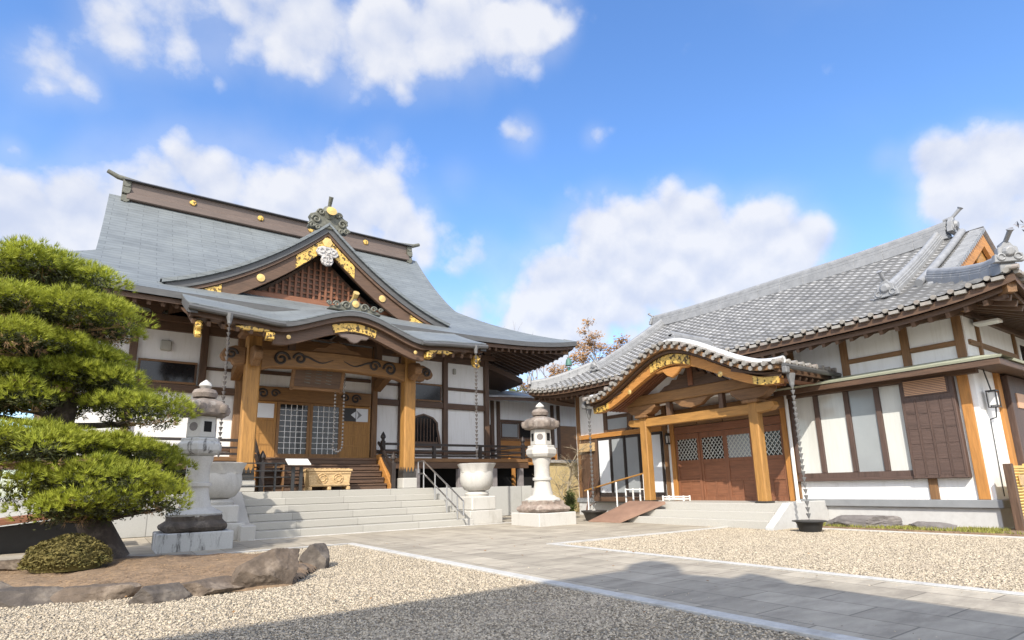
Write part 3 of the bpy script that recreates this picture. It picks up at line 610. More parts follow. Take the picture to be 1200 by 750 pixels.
# gilt fittings below the eave
mb = MB(); q = lin(-.62, .62, 15); mb.prism([(5.12+x, kz(5.12+x, YK)-.30) for x in q]+[(5.12+x*.9, kz(5.12, YK)-.53+.10*abs(x/.62)**2*-1) for x in q[::-1]], 'y', YK+.23, YK+.258); mb.build('gilt_plate', 'gold', H)
mb = MB(); P = [(-.5,0),(-.35,-.14),(-.2,-.15),(-.1,-.24),(0,-.27)]; P = P+[(-x, z) for x, z in P[-2::-1]]; mb.prism([(5.12+x, kz(5.12, YK)-.57+z) for x, z in P], 'y', YK+.28, YK+.36); mb.build('porch_pendant', 'ridgebrown', H, bev=.02)
for s in (-1, 1):
    mb = MB(); x = 5.12+s*2.15; mb.prism([(x-.1, 4.62), (x+.1, 4.62), (x+.1, 4.80), (x-.1, 4.80)], 'y', YK+.05, YK+.3)
    mb.prism([(x+s*.1, 4.74), (x-s*.65, 4.84), (x-s*.75, 4.92) , (x+s*.12, 4.92)], 'y', YK+.32, YK+.36) if False else mb.prism([(x+s*.0, 4.80), (x+s*.62, 4.79), (x+s*.8, 4.86), (x+s*.55, 4.93), (x, 4.92)], 'y', YK+.12, YK+.2)
    mb.build('gilt_bracket', 'gold', H, bev=.02)
    mb = MB(); x = X0+s*(KW-.25); mb.prism([(YK+.16,4.90),(YK+.10,4.80),(YK+.02,4.78),(YK+.0,4.68),(YK+.10,4.64),(YK+.06,4.52),(YK+.16,4.46),(YK+.24,4.56),(YK+.34,4.54),(YK+.40,4.68),(YK+.45,4.90)], 'x', x-.07, x+.07); mb.build('gilt_nose', 'gold', H, bev=.03)
for s in (-1, 1):
    for dx in (1.72,): mb = MB(); mb.lathe([(0,0),(.05,0),(.055,.02),(0,.035)], n=10); mb.v = [(5.12+s*dx+v[0], YK+.14-v[2], kz(5.12+dx, YK)-.4+v[1]) for v in mb.v]; mb.build('gilt_boss', 'goldplain', H)
# porch columns
for x in CX:
    c_ = .18; h_ = .035; q = [(x-c_+h_,YC-c_),(x+c_-h_,YC-c_),(x+c_,YC-c_+h_),(x+c_,YC+c_-h_),(x+c_-h_,YC+c_),(x-c_+h_,YC+c_),(x-c_,YC+c_-h_),(x-c_,YC-c_+h_)]
    cl = MB().prism(q, 'z', 1.45, 5.02).build('porch_column', 'goldz', H)
    MB().box(x-.23, x+.23, YC-.23, YC+.23, 1.0, 1.30).build('column_base', 'granite', cl, bev=.02)
    MB().box(x-.20, x+.20, YC-.20, YC+.20, 1.3, 1.449).build('column_shoe', 'bronze', cl, bev=.01)
    mb = MB(); 
    for k in range(4):
        xx = x-.2+.1*k
        mb.prism([(xx,1.45),(xx+.1,1.45),(xx+.05,1.62)], 'y', YC-.197, YC-.182); mb.prism([(YC-.2+.1*k,1.45),(YC-.1+.1*k,1.45),(YC-.15+.1*k,1.62)], 'x', x-.197, x-.182)
    mb.build('column_shoe', 'bronze', cl)
    # bracket block stack
    mb = MB(); mb.box(x-.36, x+.36, YC-.36, YC+.36, 5.021, 5.16); mb.build('bracket', 'midx', H, bev=.05)
    for nm, l_, z_ in (('bracket_arm', .85, 5.161), ('bracket_arm', 1.15, 5.281)):
        MB().prism([(x-l_,z_+.12),(x-l_+.15,z_+.02),(x-.3,z_),(x+.3,z_),(x+l_-.15,z_+.02),(x+l_,z_+.12)], 'y', YC-.12, YC+.12).build(nm, 'midx', H, bev=.01)
    MB().prism([(YC-1.2,5.28),(YC-.9,5.17),(YC+.9,5.17),(YC+1.2,5.28)], 'x', x-.11, x+.11).build('bracket_arm', 'midy', H, bev=.01)
# rainbow beam with carved scrolls, noses on the outside
q = lin(0, 1, 17)
xa, xb = CX[0]+.181, CX[1]-.181
def rb(t, z): return z+.10*math.sin(math.pi*t)
MB().prism([(lerp(xa,xb,t), rb(t,4.22)+(.06*math.cos(2*math.pi*t)*-1 if t in (0,1) else 0)) for t in q]+[(lerp(xa,xb,t), rb(t,4.70)) for t in q[::-1]], 'y', YC-.16, YC+.16).build('rainbow_beam', 'beamx', H, bev=.02)
for s, x in ((1, xa), (-1, xb)):
    mb = MB()
    swirl(mb, x+s*.5, 4.48, YC-.165, .21, 1.4, s, w=.04); swirl(mb, x+s*.98, 4.53, YC-.165, .17, 1.3, -s, w=.038, tail=None)
    mb.tube([(x+s*t, YC-.165, 4.54+.07*math.sin(t*7)) for t in lin(1.1, 1.9, 9)], [.04,.03,.028,.026,.024,.02,.018,.014,.008], 6)
    mb.build('beam_scroll', 'blackx', H)
for s, x in ((-1, CX[0]), (1, CX[1])):
    P = [(.181,4.27),(.45,4.22),(.55,4.34),(.72,4.32),(.8,4.46),(.7,4.64),(.45,4.74),(.181,4.72)]
    MB().prism([(x+s*a, b) for a, b in P], 'y', YC-.12, YC+.12).build('beam_nose', 'midx', H, bev=.03)
    mb = MB(); swirl(mb, x+s*.54, 4.50, YC-.13, .15, 1.4, -s, w=.036); mb.build('beam_scroll', 'blackx', H)
    P = [(.181,4.25),(.4,4.17),(.55,4.3),(.72,4.32),(.78,4.5),(.6,4.68),(.181,4.72)]
    MB().prism([(YC-a, b) for a, b in P], 'x', x-.11, x+.11).build('beam_nose', 'midy', H, bev=.03)
bx('porch_purlin', 'midx', H, X0-KW+.2, X0+KW-.2, YC-.13, YC+.13, 5.403, 5.60, .01)
mb = MB(); P = [(-.75,0),(-.6,.18),(-.35,.22),(-.2,.40),(0,.46)]; P = P+[(-x, z) for x, z in P[-2::-1]]; mb.prism([(5.12+x, 4.80+z*.75) for x, z in P], 'y', YC-.1, YC+.1); mb.build('frog_leg_strut', 'midx', H, bev=.02)
for dx in (-1.25, 1.25): bx('strut', 'darkz', H, 5.12+dx-.09, 5.12+dx+.09, YC-.1, YC+.1, 4.76, 5.40, .01)
# tie beams from columns to the wall
for x in CX: MB().prism([(YC+.181,4.35),(YC+.181,4.75),(17.3,5.0),(YW-.12,4.6),(YW-.12,4.25),(17.3,4.62)], 'x', x-.12, x+.12).build('tie_beam', 'beamy', H, bev=.01)
# doorway
bx('door_lintel', 'beamx', H, X0-1.99, X0+1.99, YW-.16, YW+.02, 3.72, 4.16, .015)
for s in (-1, 1):
    mb = MB(); swirl(mb, X0+s*1.45, 3.93, YW-.165, .16, 1.4, s, w=.035); swirl(mb, X0+s*1.1, 3.95, YW-.165, .13, 1.3, -s, w=.032)
    mb.build('beam_scroll', 'blackx', H)
beamx(X0-1.99, X0+1.99, 4.55, 4.66, .08)
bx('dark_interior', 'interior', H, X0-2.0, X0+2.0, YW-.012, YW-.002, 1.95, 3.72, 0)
dw = 1.0
for k in range(4):
    xa = X0-2+k*dw+.004; xb = xa+dw-.008; y1 = YW-.05 if k in (0,3) else YW-.08; y0 = y1-.05
    mb = MB(); mb.box(xa, xa+.08, y0, y1, 1.98, 3.71); mb.box(xb-.08, xb, y0, y1, 1.98, 3.71); mb.box(xa+.08, xb-.08, y0, y1, 1.98, 2.12 if k in (1,2) else 2.06); mb.box(xa+.08, xb-.08, y0, y1, 3.64, 3.71)
    if k in (0, 3): mb.box(xa+.08, xb-.08, y0, y1, 3.12, 3.2)
    d = mb.build('door', 'beamz' if k in (1,2) else 'goldz', H, bev=.004)
    if k in (1, 2):
        mb = MB(); mb.box(xa+.08, xb-.08, y0+.02, y0+.03, 2.12, 3.64); mb.build('pane', 'glassdark', d)
        mb = MB()
        for q in range(1, 5): mb.box(xa+.08+q*.168-.008, xa+.08+q*.168+.008, y0+.004, y0+.0195, 2.12, 3.64)
        for q in range(1, 9): mb.box(xa+.08, xb-.08, y0+.006, y0+.018, 2.12+q*.169-.007, 2.12+q*.169+.007)
        mb.build('lattice', 'whitepaint', d)
    else:
        mb = MB(); mb.box(xa+.08, xb-.08, y0+.015, y0+.035, 2.06, 3.12); mb.build('panel', 'goldz', d)
        mb = MB()
        for z in (2.4, 2.75): mb.box(xa+.08, xb-.08, y0+.005, y0+.0145, z-.02, z+.02)
        mb.box((xa+xb)/2-.02, (xa+xb)/2+.02, y0+.003, y0+.0145, 2.06, 3.12); mb.build('door_rail', 'goldx', d)
        mb = MB(); mb.box(xa+.08, xb-.08, y0+.02, y0+.03, 3.2, 3.64); mb.build('pane', 'paper', d)
        if k == 3:
            mb = MB(); mb.box(xa+.08, xa+.5, y0+.015, y0+.0195, 3.2, 3.64); cl = mb.build('crest_cloth', 'blackmetal', d)
            mb = MB(); xc = xa+.5; 
            mb.prism([(xc-.18,3.42),(xc-.02,3.30),(xc-.02,3.54)], 'y', y0+.008, y0+.0145); mb.build('crest', 'paper', cl)
            mb = MB(); mb.prism([(xc+.03,3.28),(xc+.20,3.42),(xc+.03,3.56),(xc+.08,3.42)], 'y', y0+.01, y0+.0195); mb.build('crest', 'ledge', cl)
bx('door_sill', 'goldx', H, X0-1.99, X0+1.99, YW-.22, YW-.005, 1.951, 1.979, .005)
# veranda, wooden steps, railing
YV = 17.2
bx('veranda_floor', 'midx', H, X0-9.5, X0+7.6, YV, YW-.15, 1.83, 1.95, .01)
bx('veranda_floor', 'midy', H, X0+6.72, X0+7.6, YW-.149, 27, 1.83, 1.95, .01)
bx('veranda_edge', 'darkx', H, X0-9.5, X0+7.62, YV+.02, YV+.12, 1.62, 1.829, .01)
for x in (-3.6, -2.0, -.4, 1.2, 8.3, 9.9, 11.3, 12.45): bx('veranda_post', 'greytwig', H, x-.09, x+.09, YV+.03, YV+.21, .985, 1.62, .01)
for k in range(5):
    z = 1.0+.19*(k+1)-.03; y = 16.3+.2*k
    bx('wooden_step', 'darkx', H, 3.45, 6.85, y-.03, y+.24, z-.05, z, .008); bx('step_riser', 'darkx', H, 3.46, 6.84, y+.0, y+.02, z-.19+.03, z-.051, 0)
for x in (3.36, 6.94): MB().prism([(16.1,.995),(16.1,1.12),(17.05,2.05),(17.25,2.05),(17.25,.995)], 'x', x-.06, x+.06).build('stair_string', 'orangey', H, bev=.01)
def newel(x, y, z0, z1):
    mb = MB(); mb.box(x-.06, x+.06, y-.06, y+.06, z0, z1); mb.lathe([(.0,0),(.07,.0),(.05,.03),(.05,.07),(.085,.12),(.08,.17),(.05,.23),(.012,.30),(0,.31)], (x, y, z1), 12); return mb.build('railing_post', 'blackz', H)
for s in (-1, 1):
    xe = X0+s*1.98; xo = X0+s*7.45 if s > 0 else X0-9.2
    for x in [xe, lerp(xe, xo, .33), lerp(xe, xo, .66), xo]:
        if x in (xe, xo): newel(x, YV+.12, 1.951, 2.48)
        else: bx('railing_post', 'blackz', H, x-.05, x+.05, YV+.07, YV+.17, 1.951, 2.36, .005)
    for z, h in ((2.03, .06), (2.20, .05), (2.40, .075)):
        MB().bar((xe, YV+.12, z), (xo+s*.35, YV+.12, z), .06, h).build('railing_rail', 'blackx', H)
newel(6.97, 16.12, 1.0, 1.75); newel(3.33, 16.12, 1.0, 1.75)
for x in (6.97, 3.33):
    for z in (.45, .72): MB().bar((x, 16.14, 1.0+z*.85), (x, YV+.1, 1.72+z), .06, .07).build('railing_rail', 'blacky', H)
for z in (2.2, 2.4): MB().bar((X0+7.45, YV+.12, z), (X0+7.45, 26, z), .06, .06).build('railing_rail', 'blacky', H)
# small fittings on the wall
bx('vent_cover', 'greybox', H, .92, 1.2, YW-.12, YW-.001, 4.98, 5.28, .03)
bx('vent_cover', 'greybox', H, 10.35, 10.47, YW-.09, YW-.001, 5.15, 5.36, .02)
# ================================================================== right hall (tiled)
XW, XE, XR = 13.3, 12.1, 17.0
YS, YN, YM = 3.73, 15.1, 9.42
ZB, ZT = 4.07, 6.86
HL, VH = 6.87, 5.42
B = thing('reception_hall', 'white walled reception hall with silver tiled roof and curved entrance porch', 'reception hall', (XW, YM, 0))
bx('foundation', 'concrete', B, XW-.02, 22, YS-.02, YN, -.05, .40, .01)
bx('base_flashing', 'ledge', B, XW-.10, 22, YS-.10, 7.42, .401, .55, .01)
bx('base_flashing', 'ledge', B, XW-.06, 22, 11.2, YN+.05, .401, .55, .01)
bx('plaster_wall', 'plaster', B, XW, XW+.2, YS, YN, .551, 4.5, 0)
bx('side_wall', 'plaster', B, XW+.201, 22, YS, YS+.2, .551, 4.5, 0)
bx('side_wall', 'plaster', B, XW+.201, 22, YN-.2, YN, .551, 4.5, 0)
def pst(y, z0, z1, w=.15, mt='midz', p=.05): bx('post', mt, B, XW-p, XW+.03, y-w/2, y+w/2, z0, z1, .008)
def bmy(y0, y1, z0, z1, mt='midy', p=.045): bx('beam', mt, B, XW-p, XW+.03, y0, y1, z0, z1, .008)
# upper storey band
for y in (3.83, 4.76, 5.97, 7.2): pst(y, 3.2, 4.25)
for a, b in ((3.906, 4.684), (4.836, 5.894)): bmy(a, b, 3.46, 3.56)
bmy(3.7, 7.5, 4.02, 4.2, 'darky', .07)
for x in (13.95, 16.2): bx('post', 'midz', B, x-.05, x+.05, YS-.05, YS+.03, 3.2, 4.25, .008)
bx('beam', 'midx', B, XW+.08, 13.899, YS-.045, YS+.03, 3.46, 3.56, .008); bx('beam', 'midx', B, 14.001, 16.149, YS-.045, YS+.03, 3.46, 3.56, .008)
bx('beam', 'darkx', B, XW+.05, 20, YS-.07, YS+.03, 4.02, 4.2, .008)
# lower storey
pst(3.90, .551, 3.0, .17, 'orangez', .06); pst(7.40, .551, 3.0, .14, 'midz', .06); pst(4.68, .551, .97, .15, 'midz', .05)
bx('post', 'orangez', B, 14.40, 14.62, YS-.06, YS+.03, .551, 3.0, .008)
# window of four panes with sliding shutter box
wn = bx('window', 'shutz', B, XW-.09, XW-.01, 4.95, 7.32, .97, 1.12, .008)
bx('frame', 'shuty', wn, XW-.13, XW-.091, 4.9, 7.33, .94, 1.0, .006)
bx('frame', 'shuty', wn, XW-.09, XW-.01, 4.95, 7.32, 2.86, 3.0, .008)
for y in (7.29, 6.71, 6.04, 5.42): 
    w = .07 if y in (7.29,) else .10
    bx('frame', 'shutz', wn, XW-.10, XW-.012, y-w/2, y+w/2, 1.121, 2.859, .006)
for a, b, mt in ((7.25,6.765,'curtain'),(6.655,6.095,'curtain'),(5.985,5.475,'glassgrey'),(5.365,4.95,'curtain')):
    bx('pane', mt, wn, XW-.05, XW-.03, b, a, 1.121, 2.859, 0)
sh = bx('shutter_box', 'shutz', B, XW-.17, XW-.005, 4.03, 4.945, .95, 2.99, .012)
for k in range(5): bx('shutter_rib', 'shutz', sh, XW-.185, XW-.171, 4.06+k*.213-.006, 4.06+k*.213+.014, 1.0, 2.5, 0)
for k in range(4):
    for q in range(5): bx('shutter_board', 'shuty', sh, XW-.177, XW-.1705, 4.085+k*.213, 4.245+k*.213, 1.03+.295*q, 1.30+.295*q, 0)
lv = bx('louvre', 'shuty', sh, XW-.19, XW-.171, 4.1, 4.88, 2.56, 2.90, .004)
for k in range(9): bx('slat', 'sunlitslat', lv, XW-.20, XW-.1905, 4.13, 4.85, 2.585+k*.033, 2.607+k*.033, 0)
# pent roof over the window, turning the corner
mb = MB(); mb.prism([(XW-.62,3.02),(XW+.01,3.17),(XW+.01,3.22),(XW-.64,3.06)], 'y', YS-.0, 7.4); 
pr = mb.build('pent_roof', 'greenmetal', B)
MB().add([(XW-.64,YS,3.06),(XW+.0,YS,3.22),(XW-.64,YS-.64,3.06),(XW-.62,YS,3.02),(XW-.62,YS-.62,3.02)], [(0,1,2),(0,2,4,3)]).build('pent_roof', 'greenmetal', B)
MB().prism([(YS-.62,3.02),(YS-.01,3.17),(YS-.01,3.22),(YS-.64,3.06)], 'x', XW+.0, 21).build('pent_roof', 'greenmetal', B)
MB().add([(XW,YS-.0,3.22),(XW-.64,YS-.64,3.06),(XW,YS-.64,3.06)], [(0,1,2)]).build('pent_roof', 'greenmetal', B)
bx('pent_fascia', 'darky', B, XW-.60, XW-.55, YS-.58, 7.4, 2.90, 3.018, .006); bx('pent_fascia', 'darkx', B, XW-.549, 21, YS-.58, YS-.53, 2.90, 3.018, .006)
bx('pent_soffit', 'darky', B, XW-.549, XW-.0, YS-.529, 7.4, 2.985, 3.01, 0); bx('pent_soffit', 'darkx', B, XW+.001, 21, YS-.529, YS-.02, 2.985, 3.01, 0)
bx('beam', 'darky', B, XW-.18, XW-.02, YS-.1, 7.38, 2.87, 2.984, .006)
# dark shutter on the side wall, louvre
s2 = bx('shutter_box', 'shutz', B, 14.66, 17.5, YS-.16, YS-.005, .95, 2.95, .01); bx('louvre', 'sunlitslat', s2, 14.95, 16.9, YS-.18, YS-.161, 2.3, 2.6, 0)
w2 = bx('window', 'whitepaint', B, 16.3, 17.3, YS-.06, YS-.005, 3.3, 3.9, .01); bx('pane', 'glassdark', w2, 16.4, 17.2, YS-.07, YS-.061, 3.4, 3.8, 0)
bx('lamp_bracket', 'whitepaint', B, XW+.35, XW+.62, YS-.45, YS-.05, 3.86, 3.92, .01)
# left stretch behind the porch
for y, z0, z1, mt in ((14.95,.551,4.2,'midz'),(13.62,2.6,4.2,'darkz'),(12.50,2.6,4.2,'darkz'),(11.18,.551,4.2,'midz'),(11.62,2.6,4.2,'darkz'),(14.12,.551,2.6,'darkz')): pst(y, z0, z1, .15, mt, .06)
bmy(11.26, 14.87, 2.47, 2.62, 'orangey', .09); bmy(11.26, 13.54, 3.10, 3.16, 'darky', .05)
for a, b in ((12.58, 13.54), (11.70, 12.42)):
    w = bx('window', 'darky', B, XW-.05, XW-.01, a, b, 2.64, 3.095, .006); bx('pane', 'glassgrey', w, XW-.058, XW-.051, a+.06, b-.06, 2.70, 3.04, 0)
bx('wainscot', 'darkz', B, XW-.05, XW-.005, 14.21, 14.86, .56, 2.46, .006)
for a, b, mt in ((14.02,13.42,'paper'),(13.40,12.80,'glassgrey'),(12.78,12.18,'glassgrey'),(12.16,11.3,'paper')):
    d = bx('sliding_door', 'blackz', B, XW-.06, XW-.01, b, a, .60, 2.46, .006); bx('pane', mt, d, XW-.068, XW-.0605, b+.06, a-.06, .72, 2.38, 0)
bx('door_step', 'darky', B, XW-.3, XW-.07, 11.3, 14.1, .45, .59, .01)
# entrance doors with diamond lattice windows
YD0, YD1 = 7.55, 10.86
bx('plaster_wall', 'plaster', B, XW-.03, XW-.002, 10.95, 11.10, .56, 2.5, 0)
for y in (7.52, 10.90): pst(y, .5, 3.3, .14, 'orangez', .10)
bx('door_header', 'redy', B, XW-.08, XW-.005, YD0+.05, YD1-.04, 2.32, 2.52, .008)
for k in range(4):
    a = YD0+.05+k*.815; bx('transom_panel', 'midy', B, XW-.06, XW-.005, a, a+.80, 2.53, 2.84, .01)
bx('beam', 'midy', B, XW-.13, XW-.005, YD0+.05, YD1-.04, 2.85, 3.0, .01)
for k in range(4):
    a = YD0+.05+k*.803; b = a+.799; p = .07 if k % 2 else .045
    mb = MB(); mb.box(XW-p, XW-.005, a, a+.07, .50, 2.31); mb.box(XW-p, XW-.005, b-.07, b, .50, 2.31)
    for z0, z1 in ((.5,.60),(1.0,1.06),(1.50,1.58),(2.16,2.31)): mb.box(XW-p, XW-.005, a+.07, b-.07, z0, z1)
    mb.box(XW-p+.008, XW-.005, (a+b)/2-.02, (a+b)/2+.02, .6, 1.0)
    d = mb.build('entrance_door', 'redz', B, bev=.004)
    mb = MB(); mb.box(XW-p+.022, XW-.004, a+.07, b-.07, .60, 1.5); mb.build('panel', 'redy', d)
    mb = MB(); mb.box(XW-p+.03, XW-.004, a+.07, b-.07, 1.58, 2.16); mb.build('pane', 'glassdark' if k != 1 else 'glassgrey', d)
    mb = MB(); xq = XW-p+.012; w, h = b-a-.14, .58
    for q in range(-5, 8):
        for s in (-1, 1):
            # clip each diagonal to the opening
            y0 = a+.07+q*w/6.0; p0 = []; 
            t0, t1 = 0, 1
            ya, yb_ = (y0, y0+h*.8) if s > 0 else (y0+h*.8, y0)
            lo, hi = a+.07, b-.07
            dy = yb_-ya
            ta, tb = (lo-ya)/dy, (hi-ya)/dy; ta, tb = min(ta, tb), max(ta, tb); t0, t1 = max(0, ta), min(1, tb)
            if t1-t0 > .05: mb.bar((xq, ya+dy*t0, 1.58+h*t0), (xq, ya+dy*t1, 1.58+h*t1), .013, .012, (1,0,0))
    mb.build('lattice', 'curtain', d)
# downspouts
mb = MB(); mb.tube([(XW-.16,7.36,3.0),(XW-.16,7.36,.45)], .04, 8); mb.tube([(XW-.16,7.36,.52),(XW-.16,7.36,.42)], .055, 8); mb.build('downspout', 'whitepaint', B)
# ---- tiled main roof
def zroof(t): return ZB+(ZT-ZB)*(.86*t+.14*t*t)
def tw(q, per=.27): f = (q/per) % 1; return .036*(.5+.5*math.cos(2*math.pi*f))**1.5
def courses(n, f=.985):
    o = []
    for k in range(n): o += [(k/n+1e-5), (k+f)/n]
    return o
def saw(t, n): return .045*(1-((t*n) % 1))
NC = 26; SP = XR-XE
def hl(x): return HL-(x-XE) if x < XE+HL-VH else VH
yy = lin(YM-HL, YM+HL, 306)
for s in (1, -1):
    def f(y, t, s=s):
        x = SP*t; h = hl(XE+x); y = max(YM-h, min(YM+h, y)); v = abs(y-YM)/HL
        z = zroof(t)+.26*v**7*max(0, 1-x/2.2)+tw(y-YM)+saw(t, NC)
        return ((XE+x) if s > 0 else (2*XR-XE-x), y, z)
    mb = MB(); mb.grid(f, yy if s > 0 else lin(YM-HL, YM+HL, 40), courses(NC) if s > 0 else lin(0,1,8), s < 0); mb.build('roof', 'tilefront' if s > 0 else 'tile', B, fix=False)
for s in (-1, 1):
    xx = lin(XE, 2*XR-XE, 219); DD = HL-VH+.55; nc = 10
    def f(x, t, s=s):
        d = DD*t; h = SP-d; xq = max(XR-h, min(XR+h, x)); v = abs(xq-XR)/SP
        return (xq, YM+s*(HL-d), zroof(d/SP)+.26*v**7*max(0, 1-d/2.2)+tw(xq)+saw(t, nc))
    mb = MB(); mb.grid(f, xx, courses(nc), s > 0); mb.build('hip_roof', 'tile', B, fix=False)
    # gable triangle
    xs_ = lin(XE+1.2, XR, 16); zz = [zroof((x-XE)/SP)-.12 for x in xs_]; zb = zroof(1.3/SP)
    P = [(x, z) for x, z in zip(xs_, zz)]; P = P+[(2*XR-x, z) for x, z in P[-2::-1]]+[(2*XR-XE-1.2, zb-.15), (XE+1.2, zb-.15)]
    MB().prism(P, 'y', YM+s*(VH-.42), YM+s*(VH-.5)).build('gable_wall', 'orangez', B)
    P = [(x, z+.06) for x, z in zip(xs_, zz)]; P = P+[(2*XR-x, z) for x, z in P[-2::-1]]; Q = [(x, z-.36) for x, z in P]
    MB().prism(P+Q[::-1], 'y', YM+s*(VH-.06), YM+s*(VH-.14)).build('bargeboard', 'orangex', B)
    mb = MB(); P = [(0,.3),(.25,.2),(.45,-.1),(.3,-.3),(.15,-.55),(0,-.7)]; P = P+[(-x, z) for x, z in P[-2:0:-1]]; mb.prism([(XR+x, 6.35+z) for x, z in P], 'y', YM+s*(VH-.16), YM+s*(VH-.24)); mb.build('gable_pendant', 'goldx', B, bev=.03)
    bx('gable_beam', 'orangex', B, XE+2.75, 2*XR-XE-2.75, YM+s*(VH-.35), YM+s*(VH-.2), 5.35, 5.55, .01)
    mb = MB()          # verge tiles edging the gable
    for k in range(27):
        t = .30+.7*k/27; x = XE+SP*t; mb.tube([(x, YM+s*(VH+.03), zroof(t)+.02), (x, YM+s*(VH-.25), zroof(t)+.04)], .06, 8)
    mb.build('verge_tile', 'ridgetile', B)
def ridge_run(name, pts, w, h, mt='ridgetile', cap=.085):
    """stacked ridge: courses of flat tile with a round cap tile"""
    mb = MB(); n = len(pts)
    for lv_, (ww, z0, z1) in enumerate(((w, -.12, h*.32), (w*.86, h*.34, h*.62), (w*.72, h*.64, h*.9))):
        for a, b in zip(pts, pts[1:]):
            a2, b2 = Vector(a), Vector(b); mb.bar(a2+Vector((0,0,(z0+z1)/2)), b2+Vector((0,0,(z0+z1)/2)), ww, z1-z0)
    o = mb.build(name, mt, B, bev=.008)
    MB().tube([(p[0], p[1], p[2]+h*.95) for p in pts], cap, 10).build('cap_tile', mt, o, smooth=True)
    return o
def oni_tile(name, c, s, ax, par, horn=True):
    """demon-mask end tile: ax is the outward horizontal direction"""
    ax = Vector(ax).normalized(); sd = Vector((-ax.y, ax.x, 0)); c = Vector(c)
    P = [(-.55,-.3),(-.5,.05),(-.38,.0),(-.36,.3),(-.22,.36),(-.12,.52),(0,.56)]; P = P+[(-x, z) for x, z in P[-2::-1]]
    mb = MB(); n = len(P); vs = [c+ax*d+sd*(x*s)+Vector((0,0,z*s)) for d in (-.08*s, .16*s) for x, z in P]
    mb.add(vs, [tuple(range(n)), tuple(reversed(range(n, 2*n)))]+[(i, i+n, (i+1) % n+n, (i+1) % n) for i in range(n)])
    mb.tube([c+ax*(.16*s)+Vector((0,0,.12*s)), c+ax*(.3*s)+Vector((0,0,.1*s))], [.26*s,.16*s], 10)
    for q in (-1, 1): mb.tube([c+ax*(.17*s)+sd*(q*.3*s)+Vector((0,0,-.1*s))+sd*(.13*s*math.cos(t))+Vector((0,0,.13*s*math.sin(t))) for t in lin(0, 6, 10)], .05*s, 5)
    o = mb.build(name, 'ridgetile', par, bev=.01)
    if horn:
        b = c+Vector((0,0,.5*s)); MB().tube([b-ax*.3*s, b+ax*.1*s+Vector((0,0,.05*s)), b+ax*.45*s+Vector((0,0,.35*s)), b+ax*.5*s+Vector((0,0,.42*s))], [.09*s,.085*s,.09*s,.14*s], 10).build('ridge_horn', 'ridgetile', o)
    return o
mr = ridge_run('ridge', [(XR, y, ZT+.02+.10*(abs(y-YM)/4.9)**4) for y in lin(4.7, 14.35, 14)], .40, .33)
oni_tile('ridge_end_tile', (XR, 4.62, ZT+.27), .5, (0,-1,0), mr); oni_tile('ridge_end_tile', (XR, 14.45, ZT+.27), .42, (0,1,0), mr)
def slope_pts(y, t0, t1, n=10): return [(XE+SP*t, y, zroof(t)+.08) for t in lin(t0, t1, n)]
for y, yb in ((4.92, 1), (13.95, 1)):
    d_ = ridge_run('descending_ridge', slope_pts(y, .25, .985), .28, .2, cap=.07)
    oni_tile('ridge_end_tile', (XE+SP*.24, y, zroof(.24)+.2), .44, (-1,0,.0), d_)
for y in (4.42, 14.42): MB().tube([(p[0], p[1], p[2]+.05) for p in slope_pts(y, .30, .985)], .085, 10).build('cap_tile', 'ridgetile', B, smooth=True)
for s in (-1, 1):
    P = [(XE+d, YM+s*(HL-d), zroof(d/SP)+.06+.26*((HL-d)/HL)**7*max(0, 1-d/2.2)+(.0 if d > .3 else .03)) for d in lin(.10, 1.7, 9)]
    h_ = ridge_run('hip_ridge', P, .26, .17, cap=.085); oni_tile('ridge_end_tile', Vector(P[0])+Vector((0,0,.2)), .42, (-1, s, 0), h_, s < 0)
    P2 = [(2*XR-p[0], p[1], p[2]) for p in P]; ridge_run('hip_ridge', P2, .28, .24, cap=.075)
# eave: end tiles, boards, gutter, soffit, rafters
mb = MB()
def ezn(v): return .26*abs(v)**7
for k in range(-25, 26):
    y = YM+k*.27
    if abs(y-YM) < HL: z = ZB+ezn((y-YM)/HL)+.045; mb.tube([(XE-.05, y, z), (XE+.12, y, z+.02)], .044, 10)
    y2 = y+.135
    if abs(y2-YM) < HL: z = ZB+ezn((y2-YM)/HL); mb.box(XE-.03, XE+.05, y2-.085, y2+.085, z-.05, z+.012)
mb.build('eave_tiles', 'tileend', B)
mb = MB()
for k in range(0, 37):
    x = XE+k*.27; z = ZB+ezn((x-XR)/SP)+.045; mb.tube([(x, YM-HL-.05, z), (x, YM-HL+.12, z+.02)], .044, 10); mb.box(x+.05, x+.22, YM-HL-.03, YM-HL+.05, z-.095, z-.033)
mb.build('eave_tiles', 'tileend', B)
vv = [math.copysign(1-(1-abs(q))**1.3, q) for q in lin(-1, 1, 41)]
for z0, z1, d, mt in ((.03,.16,.04,'dark'),(.162,.26,.16,'dark')):
    MB().slab(lambda v, q: (XE+d+q*.25, YM+v*(HL-d-q*.25), ZB-z0+ezn(v)+q*.06), vv, [0,1], z1-z0).build('eave_board', mt+'y', B)
    for s in (-1, 1): MB().slab(lambda v, q: (XR+v*(SP-d-.002-q*.25), YM+s*(HL-d-q*.25), ZB-z0+ezn(v)+q*.06), vv, [0,1], z1-z0).build('eave_board', mt+'x', B)
MB().grid(lambda v, t: (lerp(XE+.3, XW+.05, t), YM+v*lerp(HL-.3, 5.75, t), lerp(ZB-.18+ezn(v), ZB+.22, t)), vv, [0,1]).build('soffit', 'darkx', B)
for s in (-1, 1): MB().grid(lambda v, t: (XR+v*lerp(SP-.3, SP-1.2, t), YM+s*lerp(HL-.3, 5.66, t), lerp(ZB-.18+ezn(v), ZB+.22, t)), vv, [0,1]).build('soffit', 'darky', B)
